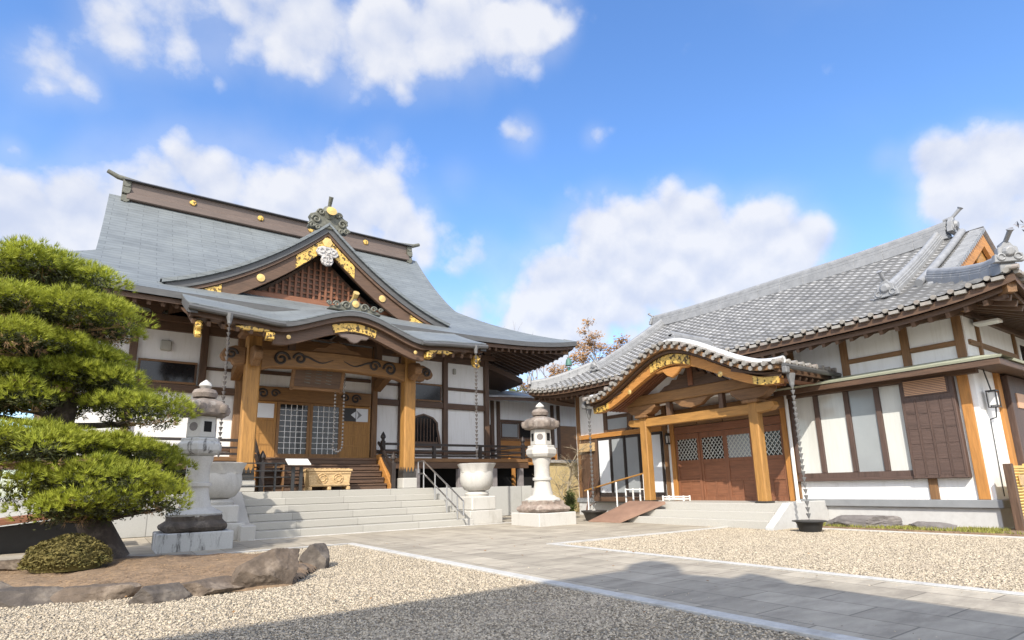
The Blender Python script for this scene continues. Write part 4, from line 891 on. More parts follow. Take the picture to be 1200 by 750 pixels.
for k in range(48):
    y = YM-HL+.25+k*.283; v = (y-YM)/HL; t = 1 if abs(y-YM) < 5.8 else max(.15, 1-(abs(y-YM)-5.7)/1.1)
    MB().bar((XE+.2, y, ZB-.29+ezn(v)), (lerp(XE+.3, XW, t), y, lerp(ZB-.25+ezn(v), ZB+.13, t)), .07, .10).build('rafter', 'darkx', B)
for k in range(30):
    x = XE+.3+k*.283; v = (x-XR)/SP; t = 1 if x > XW else max(.15, (x-XE)/1.2)
    MB().bar((x, YM-HL+.2, ZB-.29+ezn(v)), (x, YM-lerp(HL-.3, 5.7, t), lerp(ZB-.25+ezn(v), ZB+.13, t)), .07, .10).build('rafter', 'darky', B)
MB().bar((XE+.12, YM-HL+.12, ZB+.02), (XW, YS, ZB+.1), .14, .18).build('hip_beam', 'midx', B)
# ---- entrance porch with cusped gable
YP_, PW, XP0 = 9.16, 2.92, 11.0
PCY = (7.48, 10.78); XC = 12.0
def pz(a):
    t = min(1, abs(a)/PW); return 3.30+1.06*(1-scurve(t**.93))+.06*max(0, t-.8)/.2
arc = lin(-PW, PW, 121)
nA = 26
def f(x, a):
    t = (abs(a)/PW*13) % 1
    return (x, YP_+a, pz(a)+tw(x-XP0, .27)*.8+.022*t)
MB().grid(f, lin(XP0, 13.6, 58), arc).build('porch_roof', 'tile', B, fix=False)
mb = MB()
for k in range(-13, 14):
    a = k*PW/13.2; mb.tube([(XP0-.07, YP_+a, pz(a)+.0), (XP0+.2, YP_+a, pz(a)+.02)], .054, 10)
    a2 = a+PW/26.4
    if a2 < PW: mb.tube([(XP0-.03, YP_+a2, pz(a2)-.09), (XP0+.2, YP_+a2, pz(a2)-.07)], .05, 8)
mb.build('eave_tiles', 'tileend', B)
MB().tube([(XP0+.26, YP_+a, pz(a)+.07) for a in lin(-PW, PW, 60)], .08, 8).build('verge_ridge', 'paletile', B, smooth=True)
for s in (-1, 1):
    for k in range(9): x = XP0+.1+k*.27; MB().tube([(x, YP_+s*(PW+.06), pz(PW)+.02), (x, YP_+s*(PW-.15), pz(PW)+.03)], .055, 10).build('eave_tile', 'tileend', B)
    bx('eave_board', 'darkx', B, XP0+.14, XW, YP_+s*(PW-.18), YP_+s*(PW-.06), pz(PW)-.20, pz(PW)-.06, .006)
    MB().tube([(XP0+.05, YP_+s*(PW+.10), pz(PW)-.10), (XW, YP_+s*(PW+.10), pz(PW)-.10)], .055, 8).build('gutter', 'copperedge', B)
    mb = MB(); mb.box(XP0+.02, XP0+.16, YP_+s*(PW+.05), YP_+s*(PW+.16), pz(PW)-.26, pz(PW)-.12); mb.build('gutter_box', 'palechain', B, bev=.02)
    for k in range(9): x = XP0+.25+k*.25; MB().bar((x, YP_+s*(PW-.1), pz(PW)-.26), (x, YP_+s*1.7, 3.42), .06, .08).build('porch_rafter', 'darky', B)
def pband(x0, x1, o0, o1, nm, mt, a0=-PW, a1=PW, taper=0):
    A = lin(a0, a1, 70)
    MB().prism([(YP_+a, pz(a)-o0) for a in A]+[(YP_+a, pz(a)-lerp(o1, o1*.75, abs(a)/PW)) for a in A[::-1]], 'x', x0, x1).build(nm, mt, B)
pband(XP0+.02, XP0+.6, .045, .16, 'porch_eave_edge', 'midy', -PW+.05, PW-.05)
pband(XP0+.14, XP0+.6, .165, .235, 'porch_eave_moulding', 'darky', -PW+.08, PW-.08)
pband(XP0+.24, XP0+.38, .238, .53, 'porch_bargeboard', 'orangey', -PW+.12, PW-.12)
pband(XP0+.215, XP0+.239, .25, .50, 'gilt_plate', 'gold', -.62, .62); 
for s in (-1, 1): pband(XP0+.215, XP0+.239, .25, .52, 'gilt_plate', 'gold', min(s*2.2, s*(PW-.13)), max(s*2.2, s*(PW-.13)))
for s in (-1, 1):
    mb = MB(); mb.lathe([(0,0),(.06,0),(.065,.02),(0,.04)], n=12); a = s*1.4; mb.v = [(XP0+.26-v[2], YP_+a+v[0], pz(a)-.45+v[1]) for v in mb.v]; mb.build('gilt_boss', 'goldplain', B)
mb = MB(); P = [(-.7,.06),(-.48,-.04),(-.28,-.02),(-.16,-.14),(0,-.22)]; P = P+[(-x, z) for x, z in P[-2::-1]]; mb.prism([(YP_+y, pz(0)-.62+z) for y, z in P], 'x', XP0+.28, XP0+.38); mb.build('porch_pendant', 'orangey', B, bev=.02)
MB().grid(lambda x, a: (x, YP_+a, pz(a)-.30), lin(XP0+.25, 13.25, 4), lin(-PW+.1, PW-.1, 60)).build('porch_soffit', 'redx', B)
for x in lin(XP0+.45, 11.95, 5):
    A = lin(-2.5, 2.5, 50); MB().prism([(YP_+a, pz(a)-.302) for a in A]+[(YP_+a, pz(a)-.38) for a in A[::-1]], 'x', x-.03, x+.03).build('porch_rib', 'redy', B)
ridge_run('porch_ridge', [(XP0+.35, YP_, pz(0)+.06), (12.9, YP_, pz(0)+.06)], .3, .26, cap=.07)
A = lin(-2.1, 2.1, 40); MB().prism([(YP_+a, pz(a)-.385) for a in A]+[(YP_+2.1, 3.02), (YP_-2.1, 3.02)], 'x', XC+.08, XC+.13).build('tympanum', 'plaster', B)
for y in PCY:
    c_ = .115; ch = .025
    q = [(XC-c_+ch,y-c_),(XC+c_-ch,y-c_),(XC+c_,y-c_+ch),(XC+c_,y+c_-ch),(XC+c_-ch,y+c_),(XC-c_+ch,y+c_),(XC-c_,y+c_-ch),(XC-c_,y-c_+ch)]
    c1 = MB().prism(q, 'z', .545, 2.72).build('porch_column', 'goldz', B)
    MB().box(XC-.15, XC+.15, y-.15, y+.15, .5, .544).build('column_base', 'bronze', c1, bev=.008)
    MB().prism([(y-.5,2.98),(y-.35,2.85),(y-.18,2.80),(y+.18,2.80),(y+.35,2.85),(y+.5,2.98),(y+.5,3.06),(y-.5,3.06)], 'x', XC-.14, XC+.14).build('bracket', 'midy', B, bev=.01)
    bx('bracket', 'midz', B, XC-.20, XC+.20, y-.20, y+.20, 2.721, 2.80, .02)
MB().prism([(PCY[0]-.55,2.60),(PCY[0]-.45,2.52),(PCY[0]-.12,2.48),(PCY[1]+.12,2.48),(PCY[1]+.45,2.52),(PCY[1]+.55,2.60),(PCY[1]+.5,2.70),(PCY[0]-.5,2.70)], 'x', XC-.10, XC+.10).build('tie_beam', 'goldy', B, bev=.01)
bx('porch_beam', 'beamy', B, XC-.13, XC+.13, PCY[0]-1.0, PCY[1]+1.0, 3.062, 3.34, .02)
mb = MB(); P = [(-1.3,0),(-1.05,.16),(-.85,.2),(-.72,.33),(-.55,.30),(-.45,.47),(-.28,.42),(-.16,.62),(0,.66)]; P = P+[(-x, z) for x, z in P[-2::-1]]
mb.prism([(YP_-.05+y*.82, 3.341+z*.85) for y, z in P], 'x', XC-.06, XC+.06); fk = mb.build('frog_leg_strut', 'darky', B, bev=.01)
bx('king_post', 'redz', fk, XC-.10, XC-.061, YP_-.13, YP_+.03, 3.38, 3.85, .02)
for y in (8.3, 9.9): bx('strut', 'darkz', B, XC-.07, XC+.07, y-.06, y+.06, 2.701, 3.06, .006)
mb = MB(); P = [(-.62,.0),(-.5,-.04),(-.3,-.18),(0,-.24)]; P = P+[(-x, z) for x, z in P[-2::-1]]; mb.prism([(YP_+y, 3.06+z) for y, z in P], 'x', XC-.08, XC+.08); mb.build('frog_leg_strut', 'midy', B, bev=.01)
for y in PCY: MB().prism([(XC+.14,2.5),(XC+.14,2.75),(XW-.05,3.0),(XW-.05,2.7)], 'y', y-.09, y+.09).build('tie_beam', 'midx', B, bev=.01)
bx('porch_soffit', 'darky', B, XC+.2, XW-.01, YP_-PW+.2, YP_+PW-.2, 3.355, 3.375, 0) if False else None
# porch platform and steps
mb = MB(); mb.box(11.75, XW-.03, 6.95, 11.35, -.05, .50); mb.build('porch_platform', 'stepy', B, bev=.012)
mb = MB(); mb.box(11.5, 11.749, 7.0, 11.3, -.05, .335); mb.build('porch_step', 'stepy', B, bev=.012)
mb = MB(); mb.box(11.25, 11.499, 7.0, 11.3, -.05, .17); mb.build('porch_step', 'stepy', B, bev=.012)
MB().prism([(11.05,-.05),(11.05,.06),(11.78,.52),(XW-.03,.52),(XW-.03,-.05)], 'y', 6.78, 6.949).build('cheek_wall', 'concrete', B, bev=.01)
# ================================================================== corridor between the halls
K = thing('covered_corridor', 'low covered corridor with windows linking the two halls', 'corridor', (14.5, 20, 1.9))
YC2 = 20.0
bx('wall', 'plaster', K, 11.96, 18.5, YC2, YC2+.2, 1.95, 4.55, 0)
for x in (12.25, 13.0, 13.3, 16.2, 16.55): bx('post', 'darkz', K, x-.08, x+.08, YC2-.06, YC2+.02, 1.95, 4.5, .006)
bx('beam', 'darkx', K, 13.38, 16.12, YC2-.05, YC2+.02, 3.62, 3.74, .006); bx('beam', 'midx', K, 13.38, 16.12, YC2-.05, YC2+.02, 2.86, 2.96, .006)
bx('wainscot', 'orangex', K, 13.38, 16.12, YC2-.03, YC2-.001, 2.0, 2.859, 0); bx('wainscot', 'midx', K, 16.64, 18.4, YC2-.03, YC2-.001, 2.0, 3.6, 0)
for a, b in ((13.42, 14.3), (14.34, 15.2), (15.24, 16.1)):
    w = bx('window', 'darkz', K, a, b, YC2-.04, YC2-.004, 2.97, 3.61, .004); bx('pane', 'glassgrey' if a != 14.34 else 'glassdark', w, a+.05, b-.05, YC2-.048, YC2-.041, 3.02, 3.56, 0)
w = bx('window', 'darkz', K, 12.36, 12.9, YC2-.04, YC2-.004, 2.4, 3.5, .004); bx('pane', 'glassgrey', w, 12.42, 12.84, YC2-.048, YC2-.041, 2.46, 3.44, 0)
def cz(x): return 4.62-.035*(x-14.6)**2*.45
MB().slab(lambda x, y: (x, y, cz(x)+(y-18.9)*.25), lin(12.0, 18.6, 24), [18.9, 20.6], .06).build('roof', 'tile', K)
MB().slab(lambda x, y: (x, y, cz(x)-.062+(y-18.9)*.25), lin(12.0, 18.6, 24), [18.95, 20.5], .14).build('eave_board', 'darkx', K)
MB().slab(lambda x, y: (x, y, cz(x)+.5-(y-20.6)*.25), lin(12.0, 18.6, 24), [20.6, 22.4], .06).build('roof', 'tile', K)
MB().slab(lambda x, y: (x, y, 5.95-.30*(x-11.9)-.06*(y-19)), [11.9, 13.9], [19.0, 22.5], .22).build('side_eave', 'darkx', K)
for k in range(5): x = 13.0+k*.3; 
bx('veranda_floor', 'orangex', K, 12.76, 18.4, 19.3, YC2-.02, 1.83, 1.95, .01)
for x in (13.6, 15.2): bx('veranda_post', 'orangez', K, x-.06, x+.06, 19.32, 19.44, .98, 1.829, .006)
for z in (2.15, 2.4): bx('railing_rail', 'orangex', K, 12.8, 15.9, 19.34, 19.40, z, z+.06, .006)
for x in (13.4, 14.6, 15.85): bx('railing_post', 'orangez', K, x-.04, x+.04, 19.33, 19.41, 1.951, 2.55, .006)
bx('underfloor_shade', 'black', K, 12.7, 18.4, YC2-.3, YC2-.28, .9, 1.82, 0)  # black sheet painted as the shade below the corridor floor
# ================================================================== stone lanterns
def lantern(c, label, rockm, roofm, rough_w, basem):
    x, y = c
    t = thing('stone_lantern', label, 'stone lantern', (x, y, 0), 'pair of tall stone lanterns before the main hall')
    MB().box(x-.60, x+.60, y-.60, y+.60, -.05, .32).build('base_block', basem, t, bev=.015)
    # rough plinth
    mb = MB()
    def rp(u, v):
        a = u*2*math.pi; r = rough_w*(.80+.2*math.sin(math.pi*min(1, v*1.3+.1)))*(1+.08*noise.noise((math.cos(a)*2+x, math.sin(a)*2, v*2)))
        k = max(abs(math.cos(a)), abs(math.sin(a)))**.6; return (x+r*math.cos(a)/k, y+r*math.sin(a)/k, .322+.28*v+.03*noise.noise((math.cos(a)*4, math.sin(a)*4, v*5+x)))
    mb.grid(rp, lin(0, 1, 49), lin(0, 1, 8)); n = len(mb.v); mb.v.append((x, y, .6)); mb.f += [(n-49+i, n-48+i, n) for i in range(48)]
    mb.build('rough_plinth', rockm, t, smooth=True)
    MB().lathe([(.44,.58),(.46,.63),(.40,.68),(.34,.70),(.30,.74)], (x,y,0), 24, lobes=12, amp=.05).build('lotus_foot', 'whitestone', t, smooth=True)
    MB().lathe([(.28,.741),(.26,.80),(.215,1.0),(.21,1.12),(.245,1.125),(.25,1.16),(.245,1.195),(.205,1.20),(.20,1.5),(.24,1.6),(.25,1.69)], (x,y,0), 28).build('shaft', 'whitestone', t, smooth=True)
    MB().lathe([(.24,1.691),(.36,1.74),(.405,1.80),(.41,1.92),(.37,1.95),(.36,1.96),(.36,2.02),(.30,2.03)], (x,y,0), 6, rot=.3).build('middle_platform', basem, t, bev=.015)
    fb = MB().lathe([(.27,2.031),(.28,2.05),(.27,2.44)], (x,y,0), 6, rot=.3).build('fire_box', 'whitestone', t, bev=.01)
    for k in range(6):
        a = .3+math.pi/6+k*math.pi/3; d = Vector((math.cos(a), math.sin(a), 0)); sd = Vector((-d.y, d.x, 0)); p = Vector((x, y, 2.24))+d*.238
        mb = MB(); 
        if k % 2: mb.tube([p, p+d*.004], .085, 12)
        else: mb.bar(p-sd*.07, p+sd*.07, .01, .2)
        mb.build('fire_window', 'black' if k % 2 == 0 else 'greyrock', fb)
    r_ = MB().lathe([(.22,2.441),(.40,2.45),(.455,2.48),(.46,2.66),(.40,2.72),(.24,2.77),(.17,2.80)], (x,y,0), 6, rot=.3).build('roof', roofm, t, bev=.02)
    for k in range(6):
        a = .3+k*math.pi/3; mb = MB(); mb.lathe([(0,-.1),(.07,-.08),(.10,0),(.08,.08),(0,.1)], (x+.42*math.cos(a), y+.42*math.sin(a), 2.58), 10); mb.build('corner_scroll', roofm, r_, smooth=True)
    MB().lathe([(.12,2.801),(.21,2.82),(.23,2.90),(.19,2.97),(.10,3.0)], (x,y,0), 18).build('finial', roofm, t, smooth=True)
    MB().lathe([(.08,3.001),(.12,3.05),(.10,3.10),(.03,3.16),(.0,3.18)], (x,y,0), 16).build('jewel', 'whitestone', t, smooth=True)
    return t
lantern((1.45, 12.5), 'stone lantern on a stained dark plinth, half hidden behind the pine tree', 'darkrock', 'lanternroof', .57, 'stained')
lantern((9.4, 12.1), 'sunlit pale stone lantern on a rough pinkish plinth, right of the steps', 'rough', 'lanternroof', .56, 'whitestone')
# ================================================================== lotus rain urns
def urn(c, label):
    x, y = c; t = thing('rain_urn', label, 'stone urn', (x, y, 0), 'lotus shaped rain urns beside the steps')
    MB().box(x-.52, x+.52, y-.52, y+.52, .0, .36).build('pedestal', 'whitestone', t, bev=.012)
    MB().box(x-.40, x+.40, y-.40, y+.40, .361, .74).build('pedestal', 'whitestone', t, bev=.03)
    MB().lathe([(.33,.741),(.35,.80),(.30,.86),(.22,.87)], (x,y,0), 24).build('foot', 'whitestone', t, smooth=True)
    MB().lathe([(.22,.871),(.36,.92),(.45,1.05),(.485,1.2),(.47,1.36),(.455,1.42),(.40,1.42),(.38,1.2)], (x,y,0), 32).build('bowl', 'whitestone', t, smooth=True)
    MB().lathe([(.458,1.40),(.47,1.5),(.53,1.60),(.545,1.64),(.50,1.65),(.42,1.5),(.40,1.43)], (x,y,0), 64, lobes=8, amp=.035).build('rim', 'whitestone', t, smooth=True)
ux = oy(256, 560, 14.3).x
urn((8.74, 14.3), 'white lotus shaped stone urn at the foot of the steel stair handrail'); urn((ux, 14.3), 'white lotus shaped stone urn directly behind the left stone lantern')
# ================================================================== rain chains
def rainchain(label, top, bot, mt='chain', dz=.115):
    t = thing('rain_chain', label, 'rain chain', tuple(bot), 'rain chains hanging from the eaves')
    top, bot = Vector(top), Vector(bot); n = int((top-bot).length/dz); c0 = None
    MB().tube([top, bot], .006, 5).build('link', mt, t)
    for k in range(n):
        p = top-Vector((0,0,dz*(k+.6)))
        if c0 is None: c0 = MB().lathe([(.014,-.045),(.022,-.02),(.042,.03),(.044,.04),(.03,.035)], tuple(p), 8).build('cup', mt, t, smooth=True); p0 = p
        else: copyobj(c0, t, p-p0)
    MB().lathe([(.045,-.16),(.05,-.1),(.07,-.02),(.09,.08),(.07,.09)], tuple(top), 8).build('hopper', 'palechain', t)
rainchain('rain chain of small cups hanging above the right lotus urn', (8.72, 14.24, 5.05), (8.72, 14.24, 1.75))
rainchain('rain chain of small cups hanging behind the left stone lantern', (ox(270,362,1).x*0+oy(270,365,14.24).x, 14.24, 5.0), (oy(270,365,14.24).x, 14.24, 1.75))
rainchain('rain chain dropping into the black basin by the entrance', (XP0+.25, YP_-PW-.11, 3.02), (XP0+.25, YP_-PW-.11, .2), 'palechain')
rainchain('rain chain at the left end of the entrance porch near the bare plum', (XP0+.25, YP_+PW+.11, 3.02), (XP0+.25, YP_+PW+.11, .3), 'palechain')
t = thing('rain_basin', 'black tapered basin under the rain chain by the rocks', 'basin', (XP0+.25, YP_-PW-.11, 0))
x, y = XP0+.25, YP_-PW-.11
MB().lathe([(.19,.0),(.24,.16),(.25,.17),(.22,.17),(.20,.1)], (x,y,.012), 20).build('bowl', 'blackmetal', t, smooth=True)
MB().lathe([(.25,.171),(.31,.185),(.31,.20),(.22,.20)], (x,y,.012), 20).build('rim', 'blackmetal', t)
t = thing('rain_basin', 'dark shallow basin on a block near the bare plum tree', 'basin', (XP0+.25, YP_+PW+.11, 0))
x, y = XP0+.25, YP_+PW+.11
MB().lathe([(.22,.0),(.30,.2),(.36,.24),(.36,.27),(.3,.27),(.24,.2)], (x,y,.01), 20).build('bowl', 'bronze', t, smooth=True)
MB().lathe([(.05,.27),(.05,.30)], (x,y,.01), 8).build('rim', 'whitestone', t)
# ================================================================== things on the terrace
t = thing('offertory_box', 'pale carved wooden offertory box before the wooden steps', 'offertory box', (4.98, 15.95, 1.0))
mb = MB(); P = [(4.45,1.10),(5.51,1.10),(5.56,1.50),(4.40,1.50)]; mb.prism(P, 'y', 15.70, 16.15); mb.build('body', 'carvedwood', t, bev=.01)
mb = MB(); mb.box(4.37, 5.59, 15.67, 16.18, 1.501, 1.56); mb.build('lid', 'carvedwood', t, bev=.008)
mb = MB()
for k in range(9): mb.box(4.45+k*.13-.02, 4.45+k*.13+.02, 15.70, 16.15, 1.561, 1.58)
mb.build('grille', 'carvedwood', t)
for cx_ in (4.78, 5.2):
    mb = MB()
    for a, r in ((0,.13),(0,.07)): mb.tube([(cx_+r*math.cos(q), 15.695, 1.31+r*math.sin(q)) for q in lin(0, 6.28, 16)], .018, 6)
    for q in range(6): mb.lathe([(0,-.02),(.03,0),(0,.02)], (cx_+.1*math.cos(q*1.05), 15.692, 1.31+.1*math.sin(q*1.05)), 6)
    mb.build('carved_crest', 'carvedwood', t)
mb = MB(); mb.box(4.44, 5.52, 15.68, 15.699, 1.13, 1.17); mb.box(4.41, 5.55, 15.68, 15.699, 1.44, 1.48); mb.build('moulding', 'carvedwood', t)
for xa in (4.42, 4.93, 5.45): MB().box(xa, xa+.1, 15.69, 16.14, 1.001, 1.099).build('leg', 'carvedwood', t, bev=.02)
# black rail fence and sign stand
t = thing('rail_fence', 'black metal rail fence on the terrace left of the offertory box', 'fence', (3.0, 15.6, 1.0))
for x in (1.2, 2.45, 3.55): bx('post', 'blackmetal', t, x-.025, x+.025, 15.575, 15.625, 1.0, 1.70, .004)
for z in (1.12, 1.34, 1.5, 1.69): bx('rail', 'blackmetal', t, .4, 4.2, 15.58, 15.62, z, z+.03, .004)
t = thing('sign_stand', 'black stand with a tilted white notice board by the offertory box', 'sign stand', (4.05, 15.45, 1.0))
for dx in (-.1, .1): bx('post', 'blackmetal', t, 4.05+dx-.04, 4.05+dx+.04, 15.42, 15.48, 1.0, 1.62, .004)
MB().prism([(15.25,1.66),(15.27,1.64),(15.62,1.80),(15.60,1.82)], 'x', 3.78, 4.34).build('board', 'whitepaint', t)
t = thing('shoe_shelf', 'low brown shoe shelf behind the black rail fence', 'shelf', (2.9, 16.4, 1.0))
for z in (1.05, 1.35, 1.62): bx('shelf', 'midx', t, 3.15, 3.95 , 16.3, 16.6, z, z+.03, .004)
for x in (3.16, 3.92): bx('side', 'midz', t, x-.02, x+.02, 16.28, 16.62, 1.0, 1.7, .004)
# stair handrail
t = thing('stair_handrail', 'stainless steel handrail running down the right side of the stone steps', 'handrail', (7.6, 14.5, 0))
xh = 7.72
for y, z0, z1 in ((15.62,1.0,1.78),(14.9,.67,1.42),(14.2,.335,1.10),(13.62,.17,.80)): MB().tube([(xh,y,z0),(xh,y,z1)], .022, 8).build('post', 'steel', t, smooth=True)
for dz in (0, -.36): MB().tube([(xh,16.0,1.78+dz),(xh,15.62,1.78+dz),(xh,13.62,.80+dz),(xh,13.3,.64+dz)], .022, 8).build('rail', 'steel', t, smooth=True)
MB().tube([(xh,16.0,1.78),(xh,16.0,1.42)], .022, 8).build('rail_end', 'steel', t, smooth=True); MB().tube([(xh,13.3,.64),(xh,13.3,.28)], .022, 8).build('rail_end', 'steel', t, smooth=True)
# hanging name board and prayer beads
t = thing('name_plaque', 'carved wooden name plaque hanging under the porch beam of the main hall', 'plaque', (4.75, 16.35, 4.2))
def tl(x, z): return (4.75+x, 16.42-z*.35, 4.18+z)
mb = MB(); mb.bar(tl(-.66,-.0), tl(.66,0), .05, .62, (0,-.35,1)); mb.build('board', 'darkx', t)
mb = MB()
for z in (-.33, .33): mb.bar(tl(-.74,z), tl(.74,z), .1, .1, (0,-.35,1))
for x in (-.70, .70): mb.bar(tl(x,-.40), tl(x,.40), .1, .1, (1,0,0))
mb.build('frame', 'midx', t, bev=.02)
mb = MB()
for x in (-.3, 0, .3):
    for q in range(5): mb.bar(Vector(tl(x-.08, -.16+q*.08))+Vector((0,-.03,0)), Vector(tl(x+.08, -.18+q*.085))+Vector((0,-.03,0)), .008, .02)
mb.build('relief', 'verdi', t)
t = thing('prayer_bead_loop', 'long loop of pale prayer beads hanging before the hall doors', 'prayer beads', (5.45, 16.55, 2.0))
pts = [(5.32,16.6,4.35-.105*k) for k in range(20)]+[(5.44+.14*math.cos(a)*-1, 16.6, 2.28-.2*math.sin(a)) for a in lin(0,3.14,8)]+[(5.58,16.6,2.36+.105*k) for k in range(20)]
MB().tube(pts, .01, 5).build('cord', 'bronze', t); b0 = None
for k, p in enumerate(pts):
    r = 1
    if b0 is None: b0 = MB().lathe([(0,-.036),(.026,-.022),(.036,0),(.026,.022),(0,.036)], p, 10).build('bead', 'silver', t, smooth=True); p0 = Vector(p)
    else: copyobj(b0, t, Vector(p)-p0)
t = thing('wind_bell', 'small green bell hanging from the far right corner of the main roof', 'wind bell', (14.35, 16.55, 5.6))
MB().lathe([(.13,0),(.125,.08),(.10,.22),(.06,.27),(.02,.29)], (14.35,16.55,5.52), 14).build('bell', 'bell', t, smooth=True)
MB().tube([(14.35,16.55,5.8),(14.35,16.55,6.15)], .012, 6).build('hook', 'bell', t); MB().box(14.29, 14.41, 16.545, 16.555, 5.3, 5.45).build('clapper', 'bell', t)
# ================================================================== things by the entrance
t = thing('access_ramp', 'brown boarded ramp leading up to the entrance porch', 'ramp', (11.2, 11.8, 0))
lo = (Vector((10.80,11.95,.03)), Vector((10.90,11.0,.03))); hi = (Vector((11.80,11.35,.53)), Vector((11.62,9.95,.53)))
MB().slab(lambda u, v: lo[0].lerp(lo[1], u).lerp(hi[0].lerp(hi[1], u), v), [0, 1], [0, .5, 1], .07).build('deck', 'rampbrown', t, bev=.004)
MB().prism([(10.98,.012),(11.22,.12),(11.22,.012)], 'y', 10.9, 11.8).build('ramp_underside', 'blackmetal', t)
t = thing('porch_handrail', 'white post handrail with brown wooden top beside the ramp', 'handrail', (12.05, 12, 0))
hp = [(13.2,0,.82),(12.0,.25,1.04),(10.95,.5,1.25)]
for y, z0, z1 in hp: MB().tube([(11.98,y,z0),(11.98,y,z1)], .022, 8).build('post', 'whitepaint', t, smooth=True)
MB().tube([(11.98,13.35,.80),(11.98,12.0,1.06),(11.98,10.75,1.28)], .024, 8).build('top_rail', 'goldy', t, smooth=True)
def stand(label, x0, x1, y0, y1, z0, h):
    t = thing('umbrella_stand', label, 'umbrella stand', ((x0+x1)/2, (y0+y1)/2, z0), 'white umbrella stands by the entrance')
    for x in (x0, x1):
        for y in (y0, y1): bx('leg', 'whitepaint', t, x-.018, x+.018, y-.018, y+.018, z0, z0+h, .003)
    for z in (z0+.05, z0+h-.03):
        for y in (y0, y1): bx('rail', 'whitepaint', t, x0+.019, x1-.019, y-.015, y+.015, z-.015, z+.015, 0)
        for x in (x0, x1): bx('rail', 'whitepaint', t, x-.014, x+.014, y0+.019, y1-.019, z-.015, z+.015, 0)
        bx('rail', 'whitepaint', t, x0+.02, x1-.02, (y0+y1)/2-.012, (y0+y1)/2+.012, z-.012, z+.012, 0)
stand('tall white umbrella stand left of the entrance column', 12.45, 12.75, 11.55, 12.1, .0, .85)
stand('low white umbrella stand between the entrance column and door', 12.7, 12.95, 10.25, 10.95, .5, .14)
t = thing('wall_lamp', 'black framed white lantern lamp on the corner of the reception hall', 'wall lamp', (13.62, 3.55, 2.4))
bx('glass', 'lampglass', t, 13.57, 13.72, 3.53, 3.65, 2.27, 2.52, .01)
mb = MB()
for x in (13.56, 13.73):
    for y in (3.52, 3.66): mb.box(x-.008, x+.008, y-.008, y+.008, 2.25, 2.54)
mb.box(13.55, 13.74, 3.51, 3.67, 2.54, 2.56); mb.box(13.55, 13.74, 3.51, 3.67, 2.235, 2.25); mb.build('frame', 'blackmetal', t)
MB().tube([(13.65,3.58,2.235),(13.65,3.6,2.05),(13.65,3.70,2.02)], .012, 6).build('bracket', 'blackmetal', t); MB().tube([(13.66,3.70,2.02),(13.66,3.715,.6)], .009, 6).build('cable', 'blackmetal', t)
MB().tube([(13.64,3.60,2.56),(13.64,3.66,3.0)], .012, 6).build('bracket', 'blackmetal', t)
t = thing('wall_lamp', 'dark iron lamp on the white strip left of the entrance doors', 'wall lamp', (13.2, 11.02, 2.2))
mb = MB(); mb.box(13.12, 13.24, 10.96, 11.08, 2.06, 2.1); mb.box(13.12, 13.24, 10.96, 11.08, 2.3, 2.34); mb.box(13.1, 13.26, 11.01, 11.03, 2.34, 2.38)
for dx in (13.13, 13.23):
    for dy in (10.97, 11.07): mb.box(dx-.01, dx+.01, dy-.01, dy+.01, 2.1, 2.3)
mb.build('frame', 'blackmetal', t); bx('glass', 'lampglass', t, 13.145, 13.215, 10.985, 11.055, 2.1, 2.3, 0)
t = thing('name_board', 'small plain wooden board on the wall left of the glass doors', 'board', (13.2, 14.3, 2.2))
bx('board', 'goldplain' if False else 'carvedwood', t, 13.16, 13.24, 14.12, 14.85, 2.06, 2.34, .01); bx('backing', 'darkz', t, 13.242, 13.249, 14.2, 14.8, 2.1, 2.3, 0)
t = thing('bamboo_gate', 'yellow bamboo slatted gate leaf at the right corner of the hall', 'gate', (13.9, 3.4, 0))
for x in (12.98, 14.06, 15.2): bx('post', 'darkz' if x < 13 else 'bamboo', t, x-.06, x+.06, 3.34, 3.46, 0, 1.18, .008)
mb = MB()
for k in range(19):
    z = .13+k*.052; mb.tube([(13.05,3.40,z),(14.0,3.40,z)], .024, 6); mb.tube([(14.12,3.40,z),(15.15,3.40,z)], .024, 6)
mb.build('slats', 'bamboo', t, smooth=True)
for z in (.10, 1.12): bx('rail', 'bamboo', t, 13.041, 14.0, 3.37, 3.43, z-.025, z+.025, .004)
bx('notice', 'carvedwood', t, 13.3, 13.62, 3.35, 3.37, .80, .98, .003)
# ochre garden wall
t = thing('garden_wall', 'ochre earth garden wall behind the right stone lantern', 'garden wall', (13.2, 16.7, 0))
xa, xb = oy(640, 590, 16.7).x, oy(701, 590, 16.7).x
MB().box(xa, xb, 16.7, 16.85, 0, 1.80).build('wall', 'ochre', t, bev=.01); MB().prism([(16.6,1.801),(16.95,1.801),(16.9,1.87),(16.775,1.91),(16.65,1.87)], 'x', xa-.05, xb+.05).build('coping', 'tileend', t)
t = thing('boundary_wall', 'plain white wall at the far left behind the pine', 'wall', (-6, 17.6, 0))
MB().box(-14, -3.0, 17.3, 17.5, .0, 1.9).build('wall', 'plaster', t); MB().prism([(17.1,1.9),(17.7,1.9),(17.4,2.15)], 'x', -14, -2.9).build('coping', 'tileend', t)
# brown ramp at the far left
t = thing('side_ramp', 'reddish brown sloping ramp behind the pine tree', 'ramp', (-2, 14.2, 0))
MB().prism([(-6,.14),(0,.80),(0,.68),(-6,.02)], 'z' if False else 'y', 13.7, 15.0).build('deck', 'redx', t, bev=.008)
MB().prism([(-5.6,.02),(-.1,.62),(-.1,.0),(-5.6,.0)], 'y', 14.2, 14.9).build('ramp_underside', 'blackmetal', t)  # black skirt put in as the shade beneath the deck
